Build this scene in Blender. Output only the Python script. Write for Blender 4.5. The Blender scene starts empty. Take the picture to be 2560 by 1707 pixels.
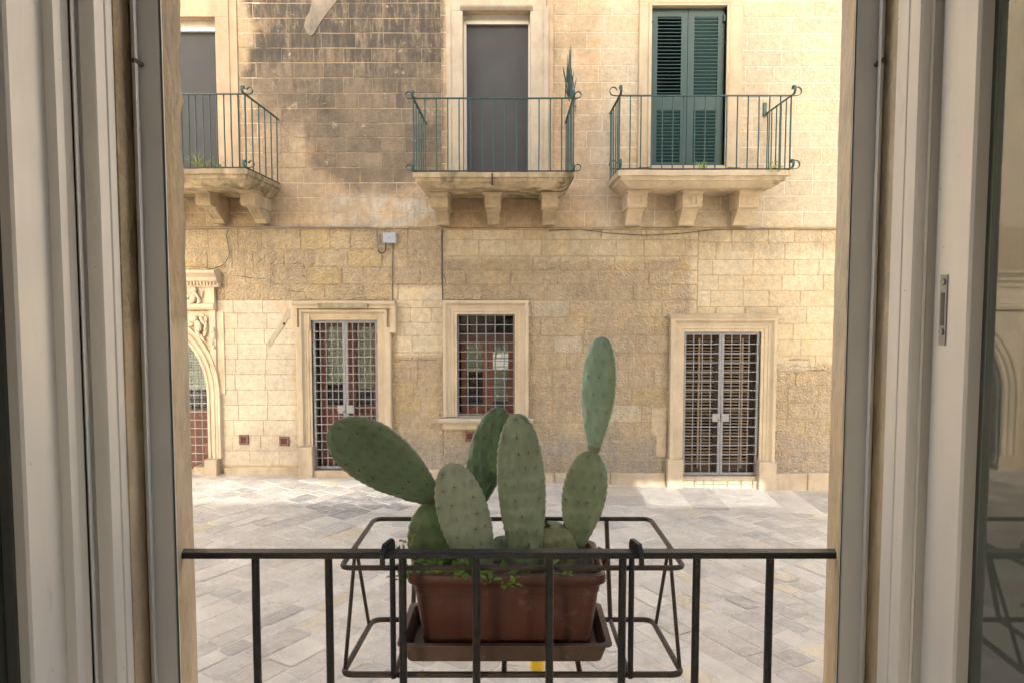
import bpy, bmesh, math, random
from mathutils import Vector, Matrix, noise as mn

R = random.Random(7)
sc = bpy.context.scene
C = sc.collection

# ------------------------------------------------------------------ camera, sky, sun, exposure
F = 1800.0                      # focal length in pixels of the 2560 px wide picture
PITCH = math.radians(3.61)
CZ = 2.60                       # eye height above the street
cam_d = bpy.data.cameras.new('camera')
cam_d.sensor_width = 36.0
cam_d.lens = 36.0 * F / 2560.0
cam_d.clip_start = 0.02
cam_d.clip_end = 1000
cam = bpy.data.objects.new('camera', cam_d)
C.objects.link(cam)
cam.location = (0, 0, CZ)
cam.rotation_euler = (math.pi / 2 - PITCH, 0, 0)
sc.camera = cam

SUN_EL = math.radians(21)
SUN_AZ = math.radians(4)        # travels towards +Y and a little to +X
world = bpy.data.worlds.new('World')
sc.world = world
world.use_nodes = True
wn = world.node_tree
bg = wn.nodes['Background']
sky = wn.nodes.new('ShaderNodeTexSky')
sky.sky_type = 'NISHITA'
sky.sun_disc = False
sky.sun_elevation = SUN_EL
sky.sun_rotation = math.pi - SUN_AZ * -1
sky.altitude = 50
sky.air_density = 1.0
sky.dust_density = 5.0
sky.ozone_density = 0.8
wn.links.new(sky.outputs[0], bg.inputs[0])
bg.inputs[1].default_value = 0.15

sun_d = bpy.data.lights.new('sun', 'SUN')
sun_d.energy = 2.0
sun_d.angle = math.radians(0.6)
sun_d.color = (1.0, 0.965, 0.91)
sun = bpy.data.objects.new('sun', sun_d)
C.objects.link(sun)
sun_dir = Vector((math.sin(SUN_AZ) * math.cos(SUN_EL), math.cos(SUN_AZ) * math.cos(SUN_EL), -math.sin(SUN_EL)))
sun.rotation_euler = sun_dir.to_track_quat('-Z', 'Y').to_euler()
sun.location = (0, -20, 30)

sc.view_settings.view_transform = 'Standard'
sc.view_settings.look = 'None'
sc.view_settings.gamma = 1.0
sc.view_settings.exposure = 2.0
sc.view_settings.use_curve_mapping = False
sc.cycles.max_bounces = 8
sc.cycles.diffuse_bounces = 4
sc.cycles.transparent_max_bounces = 16
sc.cycles.sample_clamp_indirect = 6.0
sc.cycles.caustics_reflective = False
sc.cycles.caustics_refractive = False

# ------------------------------------------------------------------ picture <-> place
DS = 2560.0 / 2352.0
SP, CP = math.sin(PITCH), math.cos(PITCH)
def at(xd, yd, Y):
    """Point at depth Y seen at (xd, yd) of the 2352x1568 view."""
    dx = (xd * DS - 1280.0) / F
    dy = (853.5 - yd * DS) / F
    d = Vector((dx, dy * SP + CP, dy * CP - SP))
    t = Y / d.y
    return Vector((d.x * t, Y, CZ + d.z * t))
def proj(p):
    v = Vector(p) - Vector((0, 0, CZ))
    fw = v.y * CP - v.z * SP
    up = v.y * SP + v.z * CP
    if fw < 0.05: return (-9999, -9999)
    return ((v.x / fw * F + 1280.0) / DS, (853.5 - up / fw * F) / DS)
def gz(x):
    return -0.028 * max(-12.0, min(12.0, x))

# ------------------------------------------------------------------ mesh helpers
class MB:
    def __init__(self):
        self.v = []; self.f = []
    def add(self, vs, fs):
        o = len(self.v)
        self.v += [tuple(p) for p in vs]
        self.f += [tuple(i + o for i in f) for f in fs]
        return self
    def box(self, x0, x1, y0, y1, z0, z1):
        return self.add([(x0,y0,z0),(x1,y0,z0),(x1,y1,z0),(x0,y1,z0),(x0,y0,z1),(x1,y0,z1),(x1,y1,z1),(x0,y1,z1)],
                        [(3,2,1,0),(4,5,6,7),(0,1,5,4),(1,2,6,5),(2,3,7,6),(3,0,4,7)])
    def cbox(self, x0, x1, y0, y1, z0, z1, b):
        """box with chamfered front (y0) edges"""
        return self.add([(x0,y0+b,z0),(x1,y0+b,z0),(x1,y1,z0),(x0,y1,z0),(x0,y0+b,z1),(x1,y0+b,z1),(x1,y1,z1),(x0,y1,z1),
                         (x0+b,y0,z0+b),(x1-b,y0,z0+b),(x1-b,y0,z1-b),(x0+b,y0,z1-b)],
                        [(3,2,1,0),(4,5,6,7),(1,2,6,5),(2,3,7,6),(3,0,4,7),(8,9,10,11),(0,1,9,8),(1,5,10,9),(5,4,11,10),(4,0,8,11)])
    def prism_x(self, poly, x0, x1):
        """poly of (y,z) extruded along x"""
        n = len(poly)
        vs = [(x0, y, z) for y, z in poly] + [(x1, y, z) for y, z in poly]
        fs = [tuple(range(n)), tuple(range(2*n-1, n-1, -1))] + [((i+1) % n, i, i+n, (i+1) % n + n) for i in range(n)]
        return self.add(vs, fs)
    def prism_y(self, poly, y0, y1):
        """poly of (x,z) extruded along y"""
        n = len(poly)
        vs = [(x, y0, z) for x, z in poly] + [(x, y1, z) for x, z in poly]
        fs = [tuple(range(n)), tuple(range(2*n-1, n-1, -1))] + [((i+1) % n, i, i+n, (i+1) % n + n) for i in range(n)]
        return self.add(vs, fs)
    def plan(self, poly, zs, jit=None):
        """poly of (x,y) carried up through the heights zs"""
        n = len(poly)
        vs = []
        for z in zs:
            for k, (x, y) in enumerate(poly):
                if jit: x, y = jit(k, x, y, z)
                vs.append((x, y, z))
        fs = [tuple(range(n-1, -1, -1)), tuple(range((len(zs)-1)*n, len(zs)*n))]
        for j in range(len(zs)-1):
            for i in range(n):
                a, b = j*n+i, j*n+(i+1) % n
                fs.append((a, b, b+n, a+n))
        return self.add(vs, fs)
    def tube(self, pts, r, n=8, closed=False, flat=None):
        """round bar along pts; flat=(a,b) gives a flat section a wide, b thick"""
        pts = [Vector(p) for p in pts]
        m = len(pts)
        T = []
        for i in range(m):
            if closed: d = (pts[(i+1) % m] - pts[i-1])
            else: d = pts[min(i+1, m-1)] - pts[max(i-1, 0)]
            T.append(d.normalized())
        up = Vector((0, 0, 1)) if abs(T[0].z) < 0.9 else Vector((1, 0, 0))
        N = (up - T[0]*up.dot(T[0])).normalized()
        vs = []
        for i in range(m):
            N = (N - T[i]*N.dot(T[i])).normalized()
            B = T[i].cross(N)
            if flat:
                a, b = flat[0]/2, flat[1]/2
                for s, t in ((-a,-b),(a,-b),(a,b),(-a,b)):
                    vs.append(pts[i] + B*s + N*t)
            else:
                rr = r[i] if isinstance(r, (list, tuple)) else r
                for k in range(n):
                    an = 2*math.pi*k/n
                    vs.append(pts[i] + (B*math.cos(an) + N*math.sin(an))*rr)
        if flat: n = 4
        fs = []
        for i in range(m if closed else m-1):
            for k in range(n):
                a, b = i*n+k, i*n+(k+1) % n
                c, d = ((i+1) % m)*n+(k+1) % n, ((i+1) % m)*n+k
                fs.append((a, b, c, d))
        if not closed:
            fs.append(tuple(range(n-1, -1, -1))); fs.append(tuple(range((m-1)*n, m*n)))
        return self.add(vs, fs)
    def ball(self, c, r, n=8, m=5, sq=(1,1,1), rot=None):
        vs = []; fs = []
        for j in range(m+1):
            ph = math.pi*j/m
            for k in range(n):
                th = 2*math.pi*k/n
                p = Vector((math.sin(ph)*math.cos(th)*sq[0], math.sin(ph)*math.sin(th)*sq[1], math.cos(ph)*sq[2]))*r
                if rot: p = rot @ p
                vs.append(Vector(c)+p)
        for j in range(m):
            for k in range(n):
                fs.append((j*n+k, (j+1)*n+k, (j+1)*n+(k+1) % n, j*n+(k+1) % n))
        return self.add(vs, fs)
    def sweep(self, path, prof, y=10.0, closed=False):
        """stone moulding: path of (x,z) in the wall plane, outward on its left; prof of (out, proud)"""
        m = len(path); n = len(prof); vs = []; fs = []
        for i in range(m):
            p = Vector(path[i])
            d0 = (Vector(path[i]) - Vector(path[i-1])).normalized() if i > 0 else None
            d1 = (Vector(path[i+1]) - Vector(path[i])).normalized() if i < m-1 else None
            d0 = d0 or d1; d1 = d1 or d0
            n0 = Vector((-d0.y, d0.x)); n1 = Vector((-d1.y, d1.x))
            b = (n0+n1).normalized(); k = 1.0/max(0.3, b.dot(n0))
            for o, pr in prof:
                q = p + b*k*o
                vs.append((q.x, y-pr, q.y))
        for i in range(m-1):
            for k in range(n-1):
                a = i*n+k
                fs.append((a, a+1, a+1+n, a+n))
        fs.append(tuple(range(n))); fs.append(tuple(range((m-1)*n+n-1, (m-1)*n-1, -1)))
        return self.add(vs, fs)
    def mesh(self, name, smooth=None):
        me = bpy.data.meshes.new(name)
        me.from_pydata(self.v, [], self.f)
        bm = bmesh.new(); bm.from_mesh(me)
        bmesh.ops.recalc_face_normals(bm, faces=bm.faces)
        bm.to_mesh(me); bm.free()
        if smooth is not None:
            me.polygons.foreach_set('use_smooth', [True]*len(me.polygons))
            me.set_sharp_from_angle(angle=math.radians(smooth))
        return me
    def build(self, name, mat, parent=None, smooth=None, attrs=None, kind=None, label=None):
        me = self.mesh(name, smooth)
        return link(name, me, mat, parent, attrs, kind, label)

def set_attrs(me, rgb, stain=0.0, rough=0.0):
    n = len(me.vertices)
    a = me.attributes.new('tint', 'FLOAT_COLOR', 'POINT')
    if rgb and isinstance(rgb[0], (tuple, list)):
        flat = [c for t in rgb for c in (t[0], t[1], t[2], 1.0)]
    else:
        flat = [rgb[0], rgb[1], rgb[2], 1.0]*n
    a.data.foreach_set('color', flat)
    s = me.attributes.new('stain', 'FLOAT', 'POINT')
    s.data.foreach_set('value', stain if isinstance(stain, list) else [stain]*n)
    r = me.attributes.new('rough', 'FLOAT', 'POINT')
    r.data.foreach_set('value', rough if isinstance(rough, list) else [rough]*n)

def link(name, me, mat, parent=None, attrs=None, kind=None, label=None):
    if attrs: set_attrs(me, *attrs)
    o = bpy.data.objects.new(name, me)
    C.objects.link(o)
    me.materials.clear(); me.materials.append(mat)
    if parent: adopt(o, parent)
    if kind: o['kind'] = kind
    if label: o['label'] = label
    return o
WORLD_LOC = {}
def adopt(o, parent):
    o.parent = parent
    o.matrix_parent_inverse = Matrix.Translation(-WORLD_LOC.get(parent.name, Vector((0,0,0))))
def thing(name, label, cat, loc=(0,0,0), group=None):
    o = bpy.data.objects.new(name, None)
    C.objects.link(o); o.location = loc; o.empty_display_size = 0.1
    WORLD_LOC[o.name] = Vector(loc)
    o['label'] = label; o['category'] = cat
    if group: o['group'] = group
    return o
def holder(name, parent, label=None):
    """a part that is an Empty (its pieces are its children)"""
    o = bpy.data.objects.new(name, None)
    C.objects.link(o); o.empty_display_size = 0.1
    adopt(o, parent)
    if label: o['label'] = label
    return o
def tag(o, label, cat, group=None):
    o['label'] = label; o['category'] = cat
    if group: o['group'] = group
    return o
def rpath(pts, rad, n=5, closed=False):
    pts = [Vector(p) for p in pts]; out = []; m = len(pts)
    for i in range(m):
        if not closed and i in (0, m-1): out.append(pts[i]); continue
        a, b, c = pts[i-1], pts[i], pts[(i+1) % m]
        r = min(rad, (a-b).length*0.45, (c-b).length*0.45)
        p, q = b+(a-b).normalized()*r, b+(c-b).normalized()*r
        for k in range(n+1):
            t = k/n
            out.append(p*(1-t)**2 + b*2*t*(1-t) + q*t*t)
    return out
def lerp(a, b, t): return a + (b-a)*t
def mix3(a, b, t): return tuple(lerp(p, q, t) for p, q in zip(a, b))
def sst(a, b, x):
    t = max(0.0, min(1.0, (x-a)/(b-a))); return t*t*(3-2*t)

# ------------------------------------------------------------------ materials
class NT:
    def __init__(self, name, rough=0.7, metal=0.0, spec=0.5):
        self.m = bpy.data.materials.new(name); self.m.use_nodes = True
        self.t = self.m.node_tree; self.b = self.t.nodes['Principled BSDF']
        self.b.inputs['Roughness'].default_value = rough
        self.b.inputs['Metallic'].default_value = metal
        self.b.inputs['Specular IOR Level'].default_value = spec
        tc = self.t.nodes.new('ShaderNodeTexCoord'); self.co = tc.outputs['Object']
        self.geo = self.t.nodes.new('ShaderNodeNewGeometry').outputs['Position']
    def n(self, typ, **kw):
        nd = self.t.nodes.new(typ)
        for k, v in kw.items(): setattr(nd, k, v)
        return nd
    def l(self, a, b): self.t.links.new(a, b)
    def noise(self, scale, detail=4, rough=0.55, co=None, stretch=None, dist=0.0):
        nd = self.n('ShaderNodeTexNoise'); nd.inputs['Scale'].default_value = scale
        nd.inputs['Detail'].default_value = detail; nd.inputs['Roughness'].default_value = rough
        nd.inputs['Distortion'].default_value = dist
        co = co or self.geo
        if stretch:
            mp = self.n('ShaderNodeMapping'); mp.inputs['Scale'].default_value = stretch
            self.l(co, mp.inputs['Vector']); co = mp.outputs[0]
        self.l(co, nd.inputs['Vector']); return nd.outputs['Fac']
    def voro(self, scale, feat='F1', co=None):
        nd = self.n('ShaderNodeTexVoronoi', feature=feat); nd.inputs['Scale'].default_value = scale
        self.l(co or self.geo, nd.inputs['Vector']); return nd.outputs['Distance']
    def ramp(self, f, *stops):
        nd = self.n('ShaderNodeValToRGB'); e = nd.color_ramp.elements
        while len(e) < len(stops): e.new(0.5)
        for k, (p, c) in enumerate(stops):
            e[k].position = p
            e[k].color = (c, c, c, 1) if isinstance(c, (int, float)) else (*c, 1)
        self.l(f, nd.inputs['Fac']); return nd.outputs['Color']
    def math(self, op, a, b=None):
        nd = self.n('ShaderNodeMath', operation=op)
        for i, x in enumerate((a, b)):
            if x is None: continue
            if isinstance(x, (int, float)): nd.inputs[i].default_value = x
            else: self.l(x, nd.inputs[i])
        return nd.outputs[0]
    def mix(self, fac, a, b, mode='MIX'):
        nd = self.n('ShaderNodeMix', data_type='RGBA', blend_type=mode)
        for s, x in ((nd.inputs[0], fac), (nd.inputs[6], a), (nd.inputs[7], b)):
            if isinstance(x, (int, float)): s.default_value = x
            elif isinstance(x, tuple): s.default_value = (*x, 1)
            else: self.l(x, s)
        return nd.outputs[2]
    def attr(self, name, what='Color'):
        nd = self.n('ShaderNodeAttribute', attribute_name=name); return nd.outputs[what]
    def base(self, c):
        if isinstance(c, tuple): self.b.inputs['Base Color'].default_value = (*c, 1)
        else: self.l(c, self.b.inputs['Base Color'])
    def bump(self, h, strength=0.3, dist=0.01):
        nd = self.n('ShaderNodeBump'); nd.inputs['Distance'].default_value = dist
        if isinstance(strength, (int, float)): nd.inputs['Strength'].default_value = strength
        else: self.l(strength, nd.inputs['Strength'])
        self.l(h, nd.inputs['Height']); self.l(nd.outputs[0], self.b.inputs['Normal'])
    def rough(self, f): self.l(f, self.b.inputs['Roughness'])

def mat_stone():
    k = NT('facade_stone', 0.92, spec=0.2)
    tint, stain, rgh = k.attr('tint'), k.attr('stain', 'Fac'), k.attr('rough', 'Fac')
    big = k.ramp(k.noise(1.6, 5, 0.6), (0.3, 0.84), (0.72, 1.1))
    fine = k.ramp(k.noise(12, 8, 0.72), (0.28, 0.74), (0.74, 1.2))
    c = k.mix(1.0, tint, big, 'MULTIPLY')
    c = k.mix(1.0, c, fine, 'MULTIPLY')
    warm = k.ramp(k.noise(3.2, 4, 0.6), (0.52, 0.0), (0.7, 0.55))
    c = k.mix(warm, c, k.mix(1.0, c, (1.0, 0.86, 0.66), 'MULTIPLY'))
    cold = k.ramp(k.noise(2.3, 4, 0.6, stretch=(1, 1, 0.6)), (0.55, 0.0), (0.75, 0.5))
    c = k.mix(cold, c, k.mix(1.0, c, (0.88, 0.9, 0.95), 'MULTIPLY'))
    streak = k.ramp(k.noise(7.0, 8, 0.78, stretch=(1, 1, 0.2)), (0.41, 0.0), (0.56, 1.0))
    spot = k.ramp(k.noise(22, 5, 0.7), (0.48, 0.0), (0.68, 0.8))
    sf = k.math('MULTIPLY', k.math('MAXIMUM', streak, k.math('MULTIPLY', spot, 0.7)), stain)
    c = k.mix(k.math('MINIMUM', sf, 0.9), c, (0.070, 0.064, 0.058))
    pale = k.ramp(k.noise(4.2, 7, 0.7), (0.60, 0.0), (0.68, 0.5))
    c = k.mix(pale, c, (0.62, 0.54, 0.42))
    pit_shade = k.ramp(k.noise(34, 4, 0.75), (0.53, 0.0), (0.66, 1.0))
    pf = k.math('MULTIPLY', pit_shade, k.math('ADD', k.math('MULTIPLY', rgh, 0.30), 0.05))
    c = k.mix(pf, c, k.mix(1.0, c, (0.52, 0.46, 0.38), 'MULTIPLY'))  # shade of the pits painted in as darker mottling
    k.base(c)
    h = k.math('ADD', k.math('MULTIPLY', k.noise(26, 6, 0.65), 1.0), k.math('MULTIPLY', k.voro(34), -0.7))
    k.bump(h, k.math('ADD', k.math('MULTIPLY', rgh, 0.85), 0.12), 0.045)
    return k.m
def mat_trim(name, col, amt=0.15, dirt=0.25):
    k = NT(name, 0.85, spec=0.25)
    c = k.mix(1.0, col, k.ramp(k.noise(2.2, 6, 0.65), (0.3, 1-amt), (0.7, 1+amt*0.6)), 'MULTIPLY')
    c = k.mix(k.ramp(k.noise(6, 6, 0.7, stretch=(1, 1, 0.35)), (0.5, 0.0), (0.72, dirt)), c, tuple(x*0.42 for x in col))
    c = k.mix(k.ramp(k.noise(38, 4, 0.6), (0.62, 0.0), (0.75, dirt)), c, tuple(x*0.55 for x in col))
    k.base(c); k.bump(k.noise(45, 5, 0.6), 0.25, 0.01)
    return k.m
def mat_slab():
    k = NT('balcony_stone', 0.9, spec=0.2)
    tint, stain = k.attr('tint'), k.attr('stain', 'Fac')
    c = k.mix(1.0, tint, k.ramp(k.noise(4, 6, 0.65), (0.3, 0.78), (0.7, 1.12)), 'MULTIPLY')
    moss = k.math('MULTIPLY', k.ramp(k.noise(5, 6, 0.7, stretch=(1, 1, 0.4)), (0.40, 0.0), (0.58, 1.0)), stain)
    c = k.mix(moss, c, (0.095, 0.088, 0.042))
    c = k.mix(k.ramp(k.noise(19, 6, 0.7), (0.56, 0.0), (0.7, 0.5)), c, k.mix(1.0, c, (0.55, 0.47, 0.38), 'MULTIPLY'))
    k.base(c); k.bump(k.noise(30, 6, 0.65), 0.5, 0.02)
    return k.m
def mat_paving():
    k = NT('paving_stone', 0.62, spec=0.35)
    tint = k.attr('tint')
    c = k.mix(1.0, k.mix(1.0, tint, (1.03, 1.01, 0.96), 'MULTIPLY'), k.ramp(k.noise(2.6, 7, 0.7), (0.3, 0.80), (0.7, 1.16)), 'MULTIPLY')
    c = k.mix(k.ramp(k.noise(9, 7, 0.78, dist=0.6), (0.46, 0.0), (0.66, 0.75)), c, (0.69, 0.65, 0.585))
    crk = k.math('ABSOLUTE', k.math('SUBTRACT', k.noise(4.5, 8, 0.7, dist=1.2), 0.5))
    crk = k.math('MULTIPLY', k.ramp(crk, (0.0, 0.75), (0.012, 0.0)), k.ramp(k.noise(2.1, 3, co=k.geo), (0.5, 0.0), (0.6, 1.0)))
    c = k.mix(crk, c, (0.20, 0.18, 0.155))
    c = k.mix(k.ramp(k.noise(30, 5, 0.75), (0.6, 0.0), (0.72, 0.5)), c, k.mix(1.0, c, (0.55, 0.5, 0.45), 'MULTIPLY'))
    k.base(c)
    k.rough(k.ramp(k.noise(8, 4), (0.3, 0.5), (0.7, 0.8)))
    k.bump(k.math('ADD', k.noise(22, 7, 0.7), k.math('MULTIPLY', k.noise(5, 3), 1.5)), 0.75, 0.02)
    return k.m
def mat_simple(name, col, rough=0.6, metal=0.0, var=0.12, scale=20, spec=0.5, bump=0.0, spot=None, spot_amt=(0.6, 0.72), spot_scale=18, rgb2=None):
    k = NT(name, rough, metal, spec)
    c = k.mix(1.0, col, k.ramp(k.noise(scale, 5, 0.6, co=k.co), (0.3, 1-var), (0.7, 1+var)), 'MULTIPLY')
    if spot: c = k.mix(k.ramp(k.noise(spot_scale, 6, 0.7, co=k.co), (spot_amt[0], 0.0), (spot_amt[1], 1.0)), c, spot)
    k.base(c)
    if bump: k.bump(k.noise(scale*3, 4, 0.6, co=k.co), bump, 0.004)
    return k.m
def mat_glass(name, tint=(0.9, 0.95, 0.92), refl=1.0, diffuse_mix=0.0):
    m = bpy.data.materials.new(name); m.use_nodes = True
    t = m.node_tree; t.nodes.remove(t.nodes['Principled BSDF'])
    out = t.nodes['Material Output']
    tr = t.nodes.new('ShaderNodeBsdfTransparent'); tr.inputs[0].default_value = (*tint, 1)
    gl = t.nodes.new('ShaderNodeBsdfGlossy'); gl.inputs['Roughness'].default_value = 0.02
    fr = t.nodes.new('ShaderNodeFresnel'); fr.inputs[0].default_value = 1.62
    ml = t.nodes.new('ShaderNodeMath'); ml.operation = 'MULTIPLY'; ml.inputs[1].default_value = refl; ml.use_clamp = True
    mx = t.nodes.new('ShaderNodeMixShader')
    t.links.new(fr.outputs[0], ml.inputs[0]); t.links.new(ml.outputs[0], mx.inputs[0])
    t.links.new(tr.outputs[0], mx.inputs[1]); t.links.new(gl.outputs[0], mx.inputs[2])
    df = t.nodes.new('ShaderNodeBsdfDiffuse'); df.inputs[0].default_value = (0.42, 0.47, 0.42, 1)  # grey-green diffuse share mixed over the glass
    m2 = t.nodes.new('ShaderNodeMixShader'); m2.inputs[0].default_value = diffuse_mix
    t.links.new(mx.outputs[0], m2.inputs[1]); t.links.new(df.outputs[0], m2.inputs[2])
    t.links.new(m2.outputs[0], out.inputs[0])
    return m
def mat_cactus():
    k = NT('cactus_skin', 0.46, spec=0.45)
    tint = k.attr('tint')
    c = k.mix(1.0, tint, k.ramp(k.noise(26, 5, 0.6), (0.3, 0.82), (0.7, 1.14)), 'MULTIPLY')
    bloom = k.ramp(k.noise(55, 5, 0.65, stretch=(1, 1, 0.3)), (0.45, 0.0), (0.75, 0.45))
    c = k.mix(bloom, c, k.mix(1.0, c, (1.35, 1.25, 1.3), 'MULTIPLY'))
    c = k.mix(k.ramp(k.noise(120, 4, 0.6), (0.69, 0.0), (0.74, 0.65)), c, (0.16, 0.14, 0.07))
    k.base(c); k.bump(k.math('ADD', k.noise(60, 5, 0.65, stretch=(1, 1, 0.35)), k.math('MULTIPLY', k.noise(200, 3), 0.3)), 0.5, 0.004)
    k.b.inputs['Subsurface Weight'].default_value = 0.0
    return k.m

def mat_room():
    return mat_simple('room_plaster', (0.72, 0.70, 0.66), 0.9, var=0.05, scale=2)

M = {}
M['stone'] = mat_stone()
M['slab'] = mat_slab()
M['paving'] = mat_paving()
M['trim'] = mat_trim('dressed_stone', (0.52, 0.43, 0.305), 0.18, 0.35)
M['trim_w'] = mat_trim('pale_dressed_stone', (0.47, 0.405, 0.315), 0.2, 0.4)
M['plaster_pink'] = mat_trim('pink_plaster', (0.46, 0.355, 0.25), 0.22, 0.35)
M['carved'] = mat_trim('carved_stone', (0.60, 0.505, 0.375), 0.22, 0.6)
M['plinth'] = mat_trim('plinth_stone', (0.46, 0.38, 0.28), 0.25, 0.45)
M['green_iron'] = mat_simple('green_painted_iron', (0.028, 0.078, 0.074), 0.42, 0.0, 0.3, 25, spot=(0.10, 0.055, 0.03), spot_amt=(0.66, 0.76), spot_scale=30)
M['rail_dark'] = mat_simple('rusty_bottom_rail', (0.05, 0.04, 0.035), 0.7, 0.0, 0.3, 30)
M['shutter'] = mat_simple('dark_green_shutter_paint', (0.014, 0.052, 0.055), 0.45, 0.0, 0.15, 8)
M['gate'] = mat_simple('grey_galvanised_steel', (0.22, 0.23, 0.25), 0.5, 0.35, 0.15, 15, spot=(0.22, 0.12, 0.07), spot_amt=(0.70, 0.8), spot_scale=12)
M['hinge'] = mat_simple('rusty_hinge', (0.20, 0.10, 0.06), 0.8, 0.0, 0.3, 40)
M['lock'] = mat_simple('zinc_lock_plate', (0.27, 0.275, 0.28), 0.5, 0.3, 0.1, 40)
M['wood'] = mat_simple('red_brown_wood', (0.125, 0.042, 0.022), 0.45, 0.0, 0.2, 12)
M['wood_dark'] = mat_simple('dark_brown_wood', (0.055, 0.03, 0.02), 0.6, 0.0, 0.25, 12)
M['wood_pale'] = mat_simple('worn_pale_wood', (0.26, 0.19, 0.125), 0.75, 0.0, 0.25, 18)
M['blind'] = mat_simple('pale_blind', (0.58, 0.585, 0.53), 0.6, 0.0, 0.06, 10)
M['dark'] = mat_simple('dark_room', (0.02, 0.02, 0.02), 0.9, 0.0, 0.1, 5)
M['glass'] = mat_glass('window_glass')
M['near_glass'] = mat_glass('near_window_glass', (0.80, 0.88, 0.83), 1.3, 0.16)
M['screen'] = mat_simple('grey_screen_mesh', (0.075, 0.075, 0.084), 0.75, 0.0, 0.08, 3, spec=0.25)
def mat_screen():
    k = NT('insect_screen', 0.8, spec=0.2)
    k.base(k.mix(1.0, (0.084, 0.088, 0.094), k.ramp(k.noise(3, 4), (0.3, 0.9), (0.7, 1.1)), 'MULTIPLY'))
    tr = k.n('ShaderNodeBsdfTransparent'); mx = k.n('ShaderNodeMixShader'); mx.inputs[0].default_value = 0.20
    out = k.t.nodes['Material Output']
    k.l(k.b.outputs[0], mx.inputs[1]); k.l(tr.outputs[0], mx.inputs[2]); k.l(mx.outputs[0], out.inputs[0])
    return k.m
M['screen'] = mat_screen()
M['frame_w'] = mat_simple('white_door_frame', (0.62, 0.58, 0.52), 0.5, 0.0, 0.06, 9)
def mat_paint():
    k = NT('white_window_paint', 0.36)
    c = k.mix(1.0, (0.75, 0.74, 0.715), k.ramp(k.noise(9, 5, 0.65, stretch=(1, 1, 0.12)), (0.3, 0.90), (0.7, 1.04)), 'MULTIPLY')
    c = k.mix(k.ramp(k.noise(26, 6, 0.75, stretch=(1, 1, 0.3)), (0.60, 0.0), (0.78, 0.40)), c, (0.40, 0.36, 0.30))
    c = k.mix(k.ramp(k.noise(95, 3, 0.6), (0.72, 0.0), (0.76, 0.7)), c, (0.22, 0.19, 0.15))
    k.base(c); k.rough(k.ramp(k.noise(14, 4), (0.3, 0.28), (0.7, 0.5)))
    k.bump(k.noise(60, 4, 0.6, stretch=(1, 1, 0.06)), 0.12, 0.002)
    return k.m
M['white'] = mat_paint()
M['old_white'] = mat_simple('white_window_paint', (0.74, 0.725, 0.70), 0.34, 0.0, 0.035, 7, spot=(0.42, 0.38, 0.33), spot_amt=(0.76, 0.80), spot_scale=60)
M['alu'] = mat_simple('grey_aluminium', (0.60, 0.61, 0.61), 0.36, 0.15, 0.05, 6)
M['gasket'] = mat_simple('black_rubber', (0.075, 0.08, 0.075), 0.6)
M['spacer'] = mat_simple('green_grey_spacer', (0.33, 0.39, 0.35), 0.5)
M['black_iron'] = mat_simple('black_painted_iron', (0.013, 0.0135, 0.016), 0.40, 0.0, 0.4, 60, spot=(0.085, 0.045, 0.028), spot_amt=(0.60, 0.72), spot_scale=70, bump=0.6)
M['brown_iron'] = mat_simple('weathered_brown_iron', (0.052, 0.038, 0.030), 0.6, 0.0, 0.4, 40, spot=(0.30, 0.26, 0.23), spot_amt=(0.70, 0.78), spot_scale=50, bump=0.4)
M['pot'] = mat_simple('terracotta_plastic', (0.092, 0.035, 0.028), 0.5, 0.0, 0.25, 18, spot=(0.20, 0.13, 0.105), spot_amt=(0.58, 0.78), spot_scale=26, bump=0.1)
M['tray'] = mat_simple('dusty_brown_plastic', (0.115, 0.073, 0.058), 0.65, 0.0, 0.2, 14, spot=(0.34, 0.27, 0.22), spot_amt=(0.6, 0.75), spot_scale=22, bump=0.1)
M['soil'] = mat_simple('dry_soil', (0.07, 0.05, 0.035), 0.95, 0.0, 0.4, 60, bump=0.8)
M['cactus'] = mat_cactus()
M['areole'] = mat_simple('areole', (0.045, 0.045, 0.028), 0.9)
M['scar'] = mat_simple('dry_scar', (0.065, 0.045, 0.035), 0.95, 0.0, 0.4, 90, bump=0.8)
M['leaf'] = mat_simple('fresh_leaf', (0.17, 0.31, 0.04), 0.5, 0.0, 0.35, 60)
M['leaf_y'] = mat_simple('yellowish_leaf', (0.22, 0.27, 0.05), 0.5, 0.0, 0.35, 60)
M['stem'] = mat_simple('thin_stem', (0.20, 0.20, 0.07), 0.6)
M['box'] = mat_simple('grey_plastic_box', (0.34, 0.38, 0.44), 0.5, 0.0, 0.05, 10)
M['cable'] = mat_simple('dark_cable', (0.07, 0.068, 0.065), 0.6, 0.0, 0.2, 8)
M['conduit'] = mat_simple('grey_conduit', (0.22, 0.21, 0.20), 0.5, 0.2, 0.2, 8)
M['vent'] = mat_simple('red_brown_vent', (0.185, 0.085, 0.065), 0.65, 0.0, 0.2, 20)
M['yellow'] = mat_simple('yellow_plastic', (0.72, 0.45, 0.02), 0.5, 0.0, 0.1, 20)
M['post'] = mat_simple('grey_post', (0.25, 0.26, 0.27), 0.5, 0.3, 0.1, 20)
M['room'] = mat_room()
M['grey_plaster'] = mat_trim('grey_plaster_patch', (0.27, 0.235, 0.195), 0.5, 0.7)
M['marble'] = mat_trim('marble_lintel', (0.50, 0.46, 0.40), 0.2, 0.4)

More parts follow.
